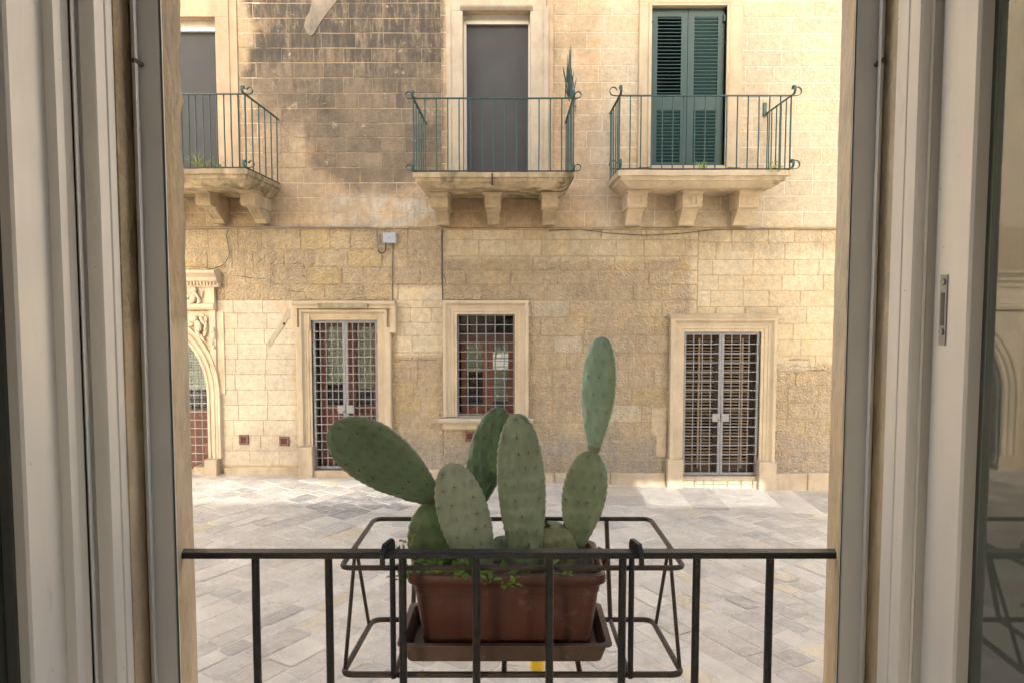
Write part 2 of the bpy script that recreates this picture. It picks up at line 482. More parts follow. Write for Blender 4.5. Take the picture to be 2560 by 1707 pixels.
# ------------------------------------------------------------------ ground
street = MB()
xs = [-250, -12, -4, 0, 4, 12, 250]
for i in range(len(xs)-1):
    a, b = xs[i], xs[i+1]
    street.add([(a, -200, gz(a)-0.0045), (b, -200, gz(b)-0.0045), (b, 300, gz(b)-0.0045), (a, 300, gz(a)-0.0045)], [(0,1,2,3)])
street_o = street.build('street', M['paving'], attrs=((0.66, 0.63, 0.575), 0.0, 0.0))
street_o['kind'] = 'structure'; street_o['label'] = 'pale limestone paved street'

def clip(poly, nx, ny, d):
    """keep nx*x+ny*y <= d"""
    out = []
    for i in range(len(poly)):
        a, b = poly[i-1], poly[i]
        da, db = nx*a[0]+ny*a[1]-d, nx*b[0]+ny*b[1]-d
        if (da <= 0) != (db <= 0):
            t = da/(da-db); out.append((a[0]+(b[0]-a[0])*t, a[1]+(b[1]-a[1])*t))
        if db <= 0: out.append(b)
    return out
def area(p): return 0.5*sum(p[i-1][0]*p[i][1]-p[i][0]*p[i-1][1] for i in range(len(p)))
def inset(poly, d):
    n = len(poly); s = 1 if area(poly) > 0 else -1; q = poly
    for i in range(n):
        a, b = poly[i-1], poly[i]
        ex, ey = b[0]-a[0], b[1]-a[1]; L = math.hypot(ex, ey)
        if L < 1e-5: continue
        nx, ny = ey/L*s, -ex/L*s
        q = clip(q, nx, ny, nx*a[0]+ny*a[1]-d)
        if len(q) < 3: return []
    return q
def chop(poly, d, rng):
    """cut the corners"""
    out = []; n = len(poly)
    for i in range(n):
        a, b, c = Vector(poly[i-1]), Vector(poly[i]), Vector(poly[(i+1) % n])
        r = d*rng.uniform(0.5, 1.6)
        r1 = min(r, (a-b).length*0.3); r2 = min(r, (c-b).length*0.3)
        out.append(tuple(b+(a-b).normalized()*r1)); out.append(tuple(b+(c-b).normalized()*r2))
    return out
PAVE = [((0.63,0.585,0.51),4),((0.58,0.53,0.465),4),((0.52,0.475,0.425),3),((0.66,0.62,0.55),4),((0.65,0.57,0.42),1.5),((0.48,0.45,0.41),1.2),((0.60,0.56,0.50),4)]
def pave_col(rng):
    t = rng.uniform(0, sum(w for _, w in PAVE))
    for c, w in PAVE:
        t -= w
        if t <= 0: break
    k = rng.uniform(0.92, 1.08)
    return tuple(x*k for x in c)
rp = random.Random(21)
polys = []
XC = 0.05; YB = 9.0
for side in (-1, 1):
    u = Vector((0.53, 0.85)) if side < 0 else Vector((0.53, -0.85))
    u.normalize(); v = Vector((-u.y, u.x))
    org = Vector((XC, 5.0))
    s = -11.0
    while s < 11.0:
        w = rp.choice((0.17, 0.20, 0.23, 0.26, 0.30))
        t = -12.0 + rp.uniform(0, 0.4)
        while t < 12.0:
            L = rp.uniform(0.20, 0.50)
            sk = rp.uniform(-0.02, 0.02)
            q = [org+u*t+v*s, org+u*(t+L)+v*s, org+u*(t+L+sk)+v*(s+w), org+u*(t+sk)+v*(s+w)]
            q = [(p.x+rp.uniform(-.008,.008), p.y+rp.uniform(-.008,.008)) for p in q]
            t += L
            cx = sum(p[0] for p in q)/4; cy = sum(p[1] for p in q)/4
            if abs(cx) > 7.5 or cy < 1.0 or cy > 9.95: continue
            q = clip(q, -side, 0, -side*XC)
            if len(q) >= 3: q = clip(q, 0.04, 1, YB) if side > 0 else clip(q, 0, 1, 9.93)
            if len(q) >= 3: q = clip(q, 0, -1, -1.3)
            if len(q) < 3 or abs(area(q)) < 0.004: continue
            polys.append(q)
        s += w
x = XC
while x < 7.5:                       # irregular slabs along the house fronts
    w = rp.uniform(0.38, 0.85); sk = rp.uniform(-0.25, 0.25); mid = rp.uniform(9.35, 9.6)
    x2 = x+w
    if rp.random() < 0.6:
        polys.append([(x, YB-0.04*x+0), (x2, YB-0.04*x2), (x2+sk*0.3, mid+0.04), (x+0.0, mid)])
        polys.append([(x, mid), (x2+sk*0.3, mid+0.04), (x2, 9.93), (x, 9.93)])
    else:
        polys.append([(x, YB-0.04*x), (x2, YB-0.04*x2), (x2, 9.93), (x, 9.93)])
    x = x2
rows = []
for q in polys:
    a0 = area(q)
    if a0 < 0: q = q[::-1]
    q = inset(q, rp.uniform(0.004, 0.009))
    if len(q) < 3 or abs(area(q)) < 0.003: continue
    q = chop(q, 0.018, rp)
    c = (sum(p[0] for p in q)/len(q), sum(p[1] for p in q)/len(q))
    px = proj((c[0], c[1], gz(c[0])))
    vis = 440 < px[0] < 1905 and px[1] < 1580
    pq = [proj((p[0], p[1], gz(p[0]))) for p in q]
    rows.append((abs(area(pq)) if vis else -1, q, c))
rows.sort(key=lambda r: -r[0])
def paver(mb, q, c, rng, cols, col):
    dz = rng.uniform(-0.001, 0.003); tx, ty = rng.uniform(-.006, .006), rng.uniform(-.006, .006)
    def z(p, o): return gz(p[0]) + dz + tx*(p[0]-c[0]) + ty*(p[1]-c[1]) + o
    n = len(q); top = inset(q, 0.006)
    if len(top) != n: top = [(c[0]+(p[0]-c[0])*0.95, c[1]+(p[1]-c[1])*0.95) for p in q]
    o = len(mb.v)
    mb.add([(p[0], p[1], z(p, -0.03)) for p in q] + [(p[0], p[1], z(p, -0.005)) for p in q] + [(p[0], p[1], z(p, 0)) for p in top] + [(c[0], c[1], z(c, rng.uniform(-0.002, 0.002)))],
           [(i, (i+1) % n, (i+1) % n+n, i+n) for i in range(n)] + [(i+n, (i+1) % n+n, (i+1) % n+2*n, i+2*n) for i in range(n)] + [(i+2*n, (i+1) % n+2*n, 3*n) for i in range(n)])
    cols += [col]*(len(mb.v)-o)
rest = MB(); rest_c = []
cnt = 0
for a, q, c in rows:
    col = pave_col(rp)
    px = proj((c[0], c[1], gz(c[0])))
    if 690 < px[0] < 920 and 1140 < px[1] < 1180 and rp.random() < 0.6: col = (0.34, 0.33, 0.32)  # a few charcoal stones, partly painted in place of a soft cast shadow
    if a > 25 and cnt < 300:
        mb = MB(); cl = []
        paver(mb, q, c, rp, cl, col)
        mb.build('paving_stone', M['paving'], street_o, attrs=(cl, 0.0, 0.0)); cnt += 1
    else:
        paver(rest, q, c, rp, rest_c, col)
rest.build('paving', M['paving'], street_o, attrs=(rest_c, 0.0, 0.0), kind='stuff')

# ------------------------------------------------------------------ the two houses across the street
YW = 10.0
def fx(xd): return at(xd, 853.5/DS, YW).x
def fz(yd): return at(1176, yd, YW).z
XSEAM = fx(1017)
hL = thing('stone_house', 'weathered limestone house with dark stained upper wall and carved arched portal', 'house', (-6, YW, gz(-4)))
hR = thing('stone_house', 'honey limestone house with green shuttered balcony door and small grated window', 'house', (4, YW, gz(4)))

# openings: (x0, x1, z0, z1)
O_portal = (fx(236), fx(473), gz(-4)-0.1, fz(745))
O_doorL = (fx(716), fx(868), gz(-2.4)+0.10, fz(735))
O_balL = (fx(360), fx(515), fz(402), fz(42))
O_win = (fx(1050), fx(1182), fz(955), fz(722))
O_balM = (fx(1066), fx(1217), fz(407), fz(28))
O_balR = (fx(1487), fx(1654), fz(386), fz(17))
O_doorR = (fx(1570), fx(1747), fz(1092), fz(762))
holes = {hL.name: [O_portal, O_doorL, O_balL], hR.name: [O_win, O_balM, O_balR, O_doorR]}
def subtract(r, h):
    x0, x1, z0, z1 = r; a, b, c, d = h
    if b <= x0 or a >= x1 or d <= z0 or c >= z1: return [r]
    out = []
    if a > x0: out.append((x0, a, z0, z1))
    if b < x1: out.append((b, x1, z0, z1))
    m0, m1 = max(x0, a), min(x1, b)
    if d < z1: out.append((m0, m1, d, z1))
    if c > z0: out.append((m0, m1, z0, c))
    return out

TAN = (0.50, 0.375, 0.225)
def nz(x, y, s=1.0, k=0): return mn.noise(Vector((x*s, y*s, 3.7+k)))
def fb(x, y, s, k=0):
    return nz(x, y, s, k) + .5*nz(x, y, s*2.1, k+3) + .25*nz(x, y, s*4.3, k+5)
def stone_look(xd, yd, rv):
    """albedo, stain, roughness of the masonry at a place of the wall; rv: four chances drawn once per block"""
    x, y = xd + fb(xd, yd, 0.014)*38, yd + fb(xd, yd, 0.014, 9)*34
    f1 = fb(xd, yd, 0.009, 20); f2 = fb(xd, yd, 0.03, 30)
    stain, rough = 0.05, 0.25
    if yd < 523:
        if xd < 1017:
            c = mix3((0.53, 0.385, 0.235), (0.47, 0.32, 0.18), max(0, min(1, .5+f1)))
            dk = mix3((0.180, 0.138, 0.098), (0.275, 0.205, 0.14), max(0, min(1, .4+f2*.8+(rv[0]-.5)*.9)))
            f = sst(562, 590, x)
            low = sst(215, 330, y)*(1-sst(685, 735, x))
            f *= 1-0.88*low
            f *= 1-0.92*sst(400, 450, y)
            f *= 1-0.8*sst(385, 400, y)*(1-sst(760, 790, x))
            f = max(0.0, min(1.0, f + (rv[1]-.6)*.30*f + f2*.25*f))
            c = mix3(c, dk, f)
            stain = 0.08 + 0.95*f*(1-sst(70, 290, y-f1*80)) + 0.14*f
            if 640 < xd < 720 and 190 < yd < 350: stain += .35*max(0, .5+f2)
            pk = sst(435, 465, yd)*sst(740, 790, xd)*max(0, min(1, .35+f2*1.6))
            c = mix3(c, (0.60, 0.54, 0.45), pk); stain += .25*pk
            rough = 0.3
        else:
            c = mix3((0.53, 0.375, 0.225), (0.53, 0.435, 0.305), sst(1345, 1400, x))
            c = mix3(c, (0.46, 0.30, 0.165), max(0, min(.8, f1*.9+(rv[0]-.4)*.5))*(1-sst(1340, 1395, x)))
            stain = 0.03 + (0.34*max(0, 1-abs(xd-1272)/34.0)*(1-sst(180, 360, yd)) if xd < 1340 else 0)
            rough = 0.15
            if xd > 1400: c = mix3(c, (0.60, 0.44, 0.24), (0.45 if rv[1] < .3 else .12)*(.6+f1))
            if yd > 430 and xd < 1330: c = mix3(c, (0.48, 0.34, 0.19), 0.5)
    else:
        c = mix3((0.50, 0.375, 0.215), (0.44, 0.335, 0.215), max(0, min(1, .5+f1+(rv[0]-.5)*.5))); rough = 0.8
        if xd < 690 and yd > 690:
            c = mix3((0.57, 0.495, 0.385), (0.51, 0.425, 0.315), max(0, min(1, sst(940, 1060, y)+f2*.5))); rough = 0.05
        elif 900 < xd < 1017 and 660 < yd < 820: c = (0.565, 0.46, 0.305); rough = 0.08
        elif xd < 1017: c = mix3(c, (0.42, 0.31, 0.19), rv[2]*.5); rough = 0.75
        elif xd > 1590 and 575 < yd < 720: c = mix3((0.58, 0.475, 0.315), (0.52, 0.385, 0.21), rv[2]*.7); rough = 0.12
        elif xd > 1780 and 690 < yd < 835: c = (0.555, 0.435, 0.265); rough = 0.08
        elif yd < 600: c = mix3((0.51, 0.385, 0.22), (0.56, 0.455, 0.30), max(0, min(1, .4+f1+(rv[2]-.5)*.6))); rough = 0.35
        else:
            if rv[2] < .06: c = mix3(c, (0.56, 0.47, 0.34), .7)
            rough = .95
        if rv[3] < .06 and rough > .4: c = mix3(c, (0.53, 0.38, 0.17), .8)
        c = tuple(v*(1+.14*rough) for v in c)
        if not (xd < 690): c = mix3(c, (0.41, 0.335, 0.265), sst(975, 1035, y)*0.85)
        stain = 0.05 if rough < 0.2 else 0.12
        if xd > 1400 and yd < 590: stain += .25*max(0, f2)
    k = .985+.09*rv[3]
    lum = .4*c[0]+.45*c[1]+.15*c[2]
    c = mix3(c, (lum*1.06, lum, lum*.86), .26); c = (c[0], c[1]*1.02, c[2]*1.02)
    return tuple(v*k for v in c), stain, rough

def block_mesh(mb, r, rng, rough, joint, out_attr):
    """one ashlar block: slightly uneven face with worn edges; colour follows the place on the wall"""
    x0, x1, z0, z1 = r
    jx, jz = joint
    x0 += jx/2; x1 -= jx/2; z0 += jz/2; z1 -= jz/2
    if x1-x0 < 0.02 or z1-z0 < 0.02: return False
    rv = [rng.random() for _ in range(4)]
    out = rng.uniform(0.0, 0.0015) + rough*rng.choice((0.001, .002, .002, .003, .008))
    w, h = x1-x0, z1-z0
    nx, nzv = 4, 3
    b = min(0.003 + rough*0.009, w*0.2, h*0.2)
    vs = []
    jt = 0.0008 + rough*0.008
    tlt = rng.uniform(-0.004, 0.004)*(0.2+rough)
    for jz_ in range(nzv+1):
        for ix in range(nx+1):
            s, t = ix/nx, jz_/nzv
            px = x0 + b + s*(w-2*b); pz = z0 + b + t*(h-2*b)
            if rough > 0.2:
                px += rng.uniform(-.006, .006)*rough; pz += rng.uniform(-.005, .005)*rough
            vs.append((px, YW - out - rng.uniform(0, jt) + tlt*(t-0.5), pz))
    W = nx+1
    fs = [(a+i, a+i+1, a+i+1+W, a+i+W) for k in range(nzv) for a in (k*W,) for i in range(nx)]
    ring = [i for i in range(W)] + [k*W+nx for k in range(1, nzv+1)] + [nzv*W+i for i in range(nx-1, -1, -1)] + [k*W for k in range(nzv-1, 0, -1)]
    n = len(ring); o = len(vs)
    for i in ring:
        px, py, pz = vs[i]
        ix, kz = i % W, i//W
        ex = x0 if ix == 0 else x1 if ix == nx else px
        ez = z0 if kz == 0 else z1 if kz == nzv else pz
        if rough > 0.2:
            ex += rng.uniform(-.005, .003)*rough; ez += rng.uniform(-.005, .003)*rough
        vs.append((ex, YW + (.006 if z0 > ZM-.01 else .026), ez))
    for i in range(n):
        a, c = ring[i], ring[(i+1) % n]
        fs.append((a, o+i, o+(i+1) % n, c))
    mb.add(vs, fs)
    for v in vs:
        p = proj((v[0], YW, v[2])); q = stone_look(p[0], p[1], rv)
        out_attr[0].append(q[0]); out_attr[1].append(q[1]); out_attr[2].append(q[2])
    return True

rb = random.Random(5)
def courses(z0, z1, hs, rng):
    zs = [z0]
    while zs[-1] < z1-0.001:
        h = rng.uniform(*hs)
        if z1-(zs[-1]+h) < hs[0]*0.6: h = z1-zs[-1]
        zs.append(zs[-1]+h)
    return zs
blocks = {hL.name: [], hR.name: []}
def masonry(house, x0, x1, z0, z1, hs, ls, skip=()):
    zs = courses(z0, z1, hs, rb)
    hl = list(holes[house.name]) + list(skip)
    for k in range(len(zs)-1):
        x = x0; first = True
        while x < x1-0.001:
            L = rb.uniform(*ls)*(rb.uniform(0.4, 1) if first else 1); first = False
            if x1-(x+L) < ls[0]*0.5: L = x1-x
            rs = [(x, x+L, zs[k], zs[k+1])]
            for h in hl:
                rs = [q for r in rs for q in subtract(r, h)]
            for r in rs:
                if r[1]-r[0] > 0.03 and r[3]-r[2] > 0.03: blocks[house.name].append(r)
            x += L
XL, XR = fx(395), fx(1935)
ZT = fz(-40); ZM = fz(523); ZP = fz(690)
pL = (fx(690), fx(903), -1, fz(702))             # hidden behind door surround
masonry(hL, XL, XSEAM, ZM, ZT, (0.192, 0.206), (0.30, 0.52))
masonry(hL, XL, XSEAM, ZP, ZM, (0.17, 0.27), (0.28, 0.60))
masonry(hL, fx(500), fx(690), gz(-3)+0.14, ZP, (0.208, 0.218), (0.40, 0.42))
masonry(hL, XL, fx(500), gz(-4)+0.0, ZP, (0.2, 0.3), (0.3, 0.5))
masonry(hL, fx(690), XSEAM, gz(-1.5)+0.12, ZP, (0.17, 0.24), (0.26, 0.44))
masonry(hR, XSEAM, fx(1500), ZM, ZT, (0.21, 0.228), (0.34, 0.60))
masonry(hR, fx(1500), XR, ZM, ZT, (0.21, 0.235), (0.30, 0.62))
masonry(hR, XSEAM, fx(1600), gz(2)+0.10, ZM, (0.19, 0.28), (0.34, 0.72))
masonry(hR, fx(1600), XR, gz(4)+0.14, ZM, (0.2, 0.24), (0.34, 0.58))
# crooked stones and iron-tie stones are simply part of the irregular courses
for house in (hL, hR):
    lst = []
    for r in blocks[house.name]:
        cx, cz = (r[0]+r[1])/2, (r[2]+r[3])/2
        px = proj((cx, YW, cz))
        vis = 400 < px[0] < 1930 and -20 < px[1] < 1130
        lst.append(((r[1]-r[0])*(r[3]-r[2]) if vis else -1, r, px))
    lst.sort(key=lambda t: -t[0])
    wallpart = holder('wall', house)
    jn = MB(); ja = ([], [], [])
    cnt = 0
    for a, r, px in lst:
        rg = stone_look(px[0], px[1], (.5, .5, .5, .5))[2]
        if px[1] < 523: joint = (rb.choice((.001, .001, .003)), rb.choice((.001, .003, .005, .012))) if px[0] < 1017 else ((rb.uniform(.005, .012), rb.uniform(.005, .013)) if px[0] > 1390 else (rb.uniform(.002, .005), rb.uniform(.003, .007)))
        elif rg < .2: joint = (.003, .003)
        else: joint = (rb.choice((.001, .0015, .002, .005)), rb.choice((.001, .002, .003, .006)))
        if a > 0 and cnt < 300:
            mb = MB(); at_ = ([], [], [])
            if block_mesh(mb, r, rb, rg, joint, at_):
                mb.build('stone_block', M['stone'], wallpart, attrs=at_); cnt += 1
        else:
            block_mesh(jn, r, rb, rg, joint, ja)
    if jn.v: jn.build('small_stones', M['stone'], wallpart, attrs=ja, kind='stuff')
# mortar bed behind the blocks, with the openings cut out; it runs on beyond the view
def backing(house, xa, xb, za, zb):
    hl = holes[house.name]
    xs = sorted(set([xa, xb] + [v for h in hl for v in h[:2] if xa < v < xb] + [xa+(xb-xa)*i/16 for i in range(17)]))
    zs = sorted(set([za, zb, ZM] + [v for h in hl for v in h[2:] if za < v < zb] + [za+(zb-za)*i/12 for i in range(13)]))
    mb = MB(); Y = YW+0.0022
    cols = []
    for i in range(len(xs)-1):
        for k in range(len(zs)-1):
            cx, cz = (xs[i]+xs[i+1])/2, (zs[k]+zs[k+1])/2
            if any(h[0] < cx < h[1] and h[2] < cz < h[3] for h in hl): continue
            px = proj((cx, YW, cz))
            Y = YW+.0022 if cz > ZM else YW+.0045
            c = (0.62, 0.53, 0.39) if px[1] < 523 else (0.47, 0.375, 0.25)
            if px[1] < 420 and 570 < px[0] < 1017: c = (0.37, 0.30, 0.22)
            if px[1] < 523 and px[0] > 1380: c = (0.68, 0.62, 0.53)
            cols += [c]*4
            mb.add([(xs[i], Y, zs[k]), (xs[i+1], Y, zs[k]), (xs[i+1], Y, zs[k+1]), (xs[i], Y, zs[k+1])], [(0,1,2,3)])
    Y = YW+.0022
    for x0, x1, z0, z1 in hl:
        Y2 = YW+0.36
        for q in ([(x0,Y,z0),(x0,Y2,z0),(x0,Y2,z1),(x0,Y,z1)], [(x1,Y2,z0),(x1,Y,z0),(x1,Y,z1),(x1,Y2,z1)],
                  [(x0,Y,z1),(x0,Y2,z1),(x1,Y2,z1),(x1,Y,z1)], [(x0,Y2,z0),(x0,Y,z0),(x1,Y,z0),(x1,Y2,z0)]):
            mb.add(q, [(0,1,2,3)]); cols += [(0.56, 0.46, 0.32)]*4
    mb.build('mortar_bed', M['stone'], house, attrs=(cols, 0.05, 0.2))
    for x0, x1, z0, z1 in hl:
        dk = MB()
        Y2, Y3 = YW+0.36, YW+1.3
        e = 0.2
        dk.add([(x0-e,Y2,z0-e),(x1+e,Y2,z0-e),(x1+e,Y2,z1+e),(x0-e,Y2,z1+e),(x0-e,Y3,z0-e),(x1+e,Y3,z0-e),(x1+e,Y3,z1+e),(x0-e,Y3,z1+e)],
               [(4,5,6,7),(0,1,5,4),(1,2,6,5),(2,3,7,6),(3,0,4,7)])
        dk.build('dim_interior', M['dark'], house)
    # body of the building: sides, back and roof
    b = MB(); 
    b.add([(xa,Y,za),(xb,Y,za),(xb,Y,zb),(xa,Y,zb),(xa,Y+8,za),(xb,Y+8,za),(xb,Y+8,zb),(xa,Y+8,zb)], [(1,5,6,2),(0,3,7,4),(3,2,6,7),(4,7,6,5)])
    b.build('roof_and_sides', M['stone'], house, attrs=((0.5,0.38,0.24), 0.1, 0.3))
ZROOF = 9.6
backing(hL, -14.0, XSEAM-0.001, -0.8, ZROOF)
backing(hR, XSEAM+0.001, 14.0, -0.8, ZROOF)

# ------------------------------------------------------------------ trims of the house fronts
def frame_path(h, drop=0.0):
    """left jamb up, across, right jamb down; outward lies on the left of the path"""
    x0, x1, z0, z1 = h
    return [(x0, z0-drop), (x0, z1), (x1, z1), (x1, z0-drop)]
def scale_prof(prof, w): return [(o*w, p) for o, p in prof]
P_MOULD = [(0, -0.05), (0, 0.030), (0.20, 0.030), (0.22, 0.042), (0.44, 0.042), (0.46, 0.052), (0.56, 0.054), (0.66, 0.066), (0.74, 0.090), (0.80, 0.098), (0.97, 0.100), (1.0, 0.092), (1.0, -0.02)]

# --- left door: moulded surround with ears
def plinth_run(house, xa, xb, ztop, proud=0.03, n=None):
    w = xb-xa; n = n or max(1, round(w/0.75)); p = holder('plinth', house)
    for i in range(n):
        a, b = xa+w*i/n, xa+w*(i+1)/n
        MB().cbox(a+0.003, b-0.003, YW-proud-R.uniform(0, .006), YW+0.02, gz((a+b)/2)-0.1, ztop+R.uniform(-.004, .004), 0.012).build('plinth_stone', M['plinth'], p)
mb = MB().sweep(frame_path(O_doorL, -0.25), scale_prof(P_MOULD, fx(716)-fx(692)))
mb.build('door_surround', M['trim'], hL, smooth=25)
e = [(fx(692), fz(1020)), (fx(692), fz(757)), (fx(683), fz(757)), (fx(683), fz(703)), (fx(905), fz(703)), (fx(905), fz(757)), (fx(893), fz(757)), (fx(893), fz(1020))]
MB().sweep(e, [(-0.035, 0.02), (-0.035, 0.105), (-0.01, 0.115), (0.03, 0.118), (0.045, 0.105), (0.045, -0.02)]).build('surround_ears', M['trim'], hL, smooth=25)
for a, b in ((679, 714), (870, 909)):
    MB().box(fx(a), fx(b), YW-.06, YW+.02, fz(757), fz(699)).build('ear_block', M['trim'], hL)
MB().prism_x([(YW+.02, fz(700)), (YW-.14, fz(700)), (YW-.15, fz(696)), (YW-.15, fz(692)), (YW+.02, fz(690))], fx(678), fx(911)).build('surround_cornice', M['trim'], hL)
MB().prism_x([(YW+.0, fz(706)), (YW-.165, fz(706)), (YW-.175, fz(697)), (YW+.0, fz(696))], fx(738), fx(850)).build('keystone_band', M['slab'], hL, attrs=((0.40, 0.36, 0.25), 0.5, 0.2))
for a, b, t in ((fx(686), fx(719), fz(1022)), (fx(868), fx(900), fz(1022))):
    MB().cbox(a, b, YW-0.135, YW+0.02, gz(a)-0.1, t, 0.008).build('surround_pedestal', M['plinth'], hL)
MB().box(O_doorL[0]-0.02, O_doorL[1]+0.02, YW-0.09, YW+0.34, gz(-2)-0.1, O_doorL[2]).build('threshold', M['plinth'], hL)

# --- small window
MB().sweep(frame_path(O_win, 0.0), scale_prof(P_MOULD, fx(1050)-fx(1018))).build('window_surround', M['trim'], hR, smooth=25)
MB().prism_x([(YW+.0, fz(957)), (YW-.15, fz(957)), (YW-.155, fz(962)), (YW-.145, fz(967)), (YW+.0, fz(967))], fx(1006), fx(1225)).build('window_sill', M['trim_w'], hR)
MB().prism_x([(YW+.0, fz(967)), (YW-.085, fz(967)), (YW-.085, fz(980)), (YW-.07, fz(984)), (YW+.0, fz(984))], fx(1017), fx(1213)).build('sill_apron', M['trim'], hR)
# --- right door
MB().sweep(frame_path(O_doorR, -0.22), scale_prof(P_MOULD, fx(1570)-fx(1537))).build('door_surround', M['trim'], hR, smooth=25)
MB().prism_x([(YW+.0, fz(731)), (YW-.11, fz(730)), (YW-.125, fz(724)), (YW+.0, fz(720))], fx(1534), fx(1787)).build('surround_cornice', M['trim'], hR)
for a, b, t in ((fx(1533), fx(1569), fz(1051)), (fx(1743), fx(1784), fz(1056))):
    MB().cbox(a, b, YW-0.125, YW+0.02, gz(a)-0.12, t, 0.008).build('surround_pedestal', M['plinth'] if a > 3 else M['trim'], hR)
thr = holder('threshold', hR)
MB().box(fx(1570)-.02, fx(1747)+.02, YW-0.03, YW+0.34, fz(1101), fz(1093)).build('threshold_slab', M['trim_w'], thr)
xx = fx(1570)
while xx < fx(1747)-0.05:
    w = min(R.uniform(0.12, 0.3), fx(1747)-xx)
    zz = gz(3)-0.03
    for h in (0.07, 0.075):
        MB().cbox(xx+.004, xx+w-.004, YW-0.02-R.uniform(0, .015), YW+0.2, zz, min(zz+h-.004, fz(1101)-0.003), 0.012).build('threshold_stone', M['carved'], thr)
        zz += h
    xx += w
plinth_run(hL, fx(508), fx(686), fz(1072))
plinth_run(hL, fx(903), XSEAM, gz(-1)+0.15)
plinth_run(hR, XSEAM, fx(1532), gz(1.2)+0.155)
plinth_run(hR, fx(1786), fx(1935), fz(1085), 0.04, 2)
# quoin patches of new stone at the right door
for (a, b, c, d) in ((1498, 1533, 938, 1000), (1510, 1533, 1000, 1048)):
    MB().cbox(fx(a), fx(b), YW-0.012, YW+0.02, fz(d), fz(c), 0.004).build('patch_stone', M['stone'], hR, attrs=((0.53, 0.43, 0.295), .05, .1))
# crossed repair stones beside the left door
def slanted(parent, pts, mat, proud=0.012, name='repair_stone'):
    return MB().prism_y([(fx(a), fz(b)) for a, b in pts], YW-proud, YW+0.01).build(name, mat, parent)
slanted(hL, [(613, 790), (622, 795), (664, 732), (672, 735), (676, 724), (664, 713)], M['trim_w'])
slanted(hL, [(678, 700), (686, 708), (684, 760), (672, 738), (666, 712)], M['trim_w'], 0.009)
slanted(hL, [(632, 694), (657, 694), (664, 711), (652, 730)], M['trim'], 0.008)
MB().box(fx(652), fx(656), YW-0.02, YW, fz(746), fz(741)).build('wall_hole', M['dark'], hL)
# vents in the wall
def vent(house, xa, xb, ya, yb):
    v = holder('air_vent', house)
    x0, x1, z0, z1 = fx(xa), fx(xb), fz(yb), fz(ya)
    MB().box(x0, x1, YW-0.012, YW+0.01, z0, z1).build('vent_plate', M['dark'], v)
    MB().sweep([(x0+.012, z0+.012), (x0+.012, z1-.012), (x1-.012, z1-.012), (x1-.012, z0+.012), (x0+.0119, z0+.012)], [(-.012, .008), (-.012, .03), (.012, .03), (.012, .0)]).build('vent_frame', M['vent'], v)
    for k in range(5):
        z = lerp(z0+0.02, z1-0.02, (k+.5)/5)
        MB().prism_x([(YW-.024, z-.004), (YW-.018, z+.003), (YW-.014, z+.003), (YW-.020, z-.004)], x0+.01, x1-.01).build('vent_slat', M['vent'], v)
vent(hL, 545, 566, 998, 1020); vent(hL, 638, 660, 1002, 1023); vent(hR, 1068, 1088, 990, 1012)
# seam, string line and pale strips
MB().box(XSEAM-0.006, XSEAM+0.006, YW-0.012, YW, fz(690), fz(523)).build('seam_strip', M['cable'], hR)
def ledge(house, x0, x1, z):
    pts = []; x = x0
    while x < x1:
        pts.append((x, z+R.uniform(-.006, .006))); x += 0.25
    pts.append((x1, z))
    mb = MB()
    for (a, za), (b, zb) in zip(pts, pts[1:]):
        mb.add([(a,YW-.03,za-.012),(b,YW-.03,zb-.012),(b,YW-.034,zb+.004),(a,YW-.034,za+.004),(a,YW,za+.016),(b,YW,zb+.016),(a,YW,za-.018),(b,YW,zb-.018)],
               [(0,1,2,3),(3,2,5,4),(6,7,1,0)])
    mb.build('string_ledge', M['slab'], house, attrs=((0.45, 0.345, 0.215), 0.4, 0.3))
ledge(hL, XL, XSEAM, fz(524)); ledge(hR, XSEAM, XR, fz(526))
# open joints in the old rubble courses
M['crack'] = mat_simple('open_joint', (0.16, 0.12, 0.08), 0.95, 0.0, 0.4, 30)
for hh, pts in ((hL, [(624, 566), (640, 582), (637, 596), (627, 606), (631, 622), (629, 632), (638, 642)]), (hL, [(694, 578), (694, 594), (684, 606), (640, 607), (629, 612)]),
                (hL, [(700, 606), (704, 622), (700, 634), (708, 642)]), (hL, [(632, 656), (655, 655), (662, 668), (702, 670), (706, 690)]), (hL, [(540, 634), (592, 640), (632, 640)]), (hL, [(628, 580), (600, 600), (590, 612)]),
                (hL, [(906, 826), (960, 827), (1016, 826)]), (hL, [(958, 828), (960, 862), (956, 900)]),
                (hR, [(1020, 620), (1024, 650), (1030, 668)]), (hR, [(1480, 928), (1500, 936), (1498, 962), (1420, 968)]), (hR, [(1812, 826), (1860, 825), (1862, 850), (1906, 851)])):
    P = []
    for (a, b), (c, d) in zip(pts, pts[1:]):
        for k in range(4): P.append(Vector((fx(lerp(a, c, k/4))+R.uniform(-.006, .006), YW-.007, fz(lerp(b, d, k/4))+R.uniform(-.006, .006))))
    MB().tube(P, [R.uniform(.001, .006) for _ in P], 5).build('open_joint', M['crack'], hh)
# grey plaster scar on the dark wall
MB().prism_y([(fx(a), fz(b)) for a, b in ((712, 62), (716, 42), (724, 30), (729, 8), (732, -30), (792, -30), (786, 2), (768, 26), (750, 50), (733, 80), (726, 84), (718, 78))], YW-0.014, YW+.01).build('plaster_scar', M['grey_plaster'], hL)

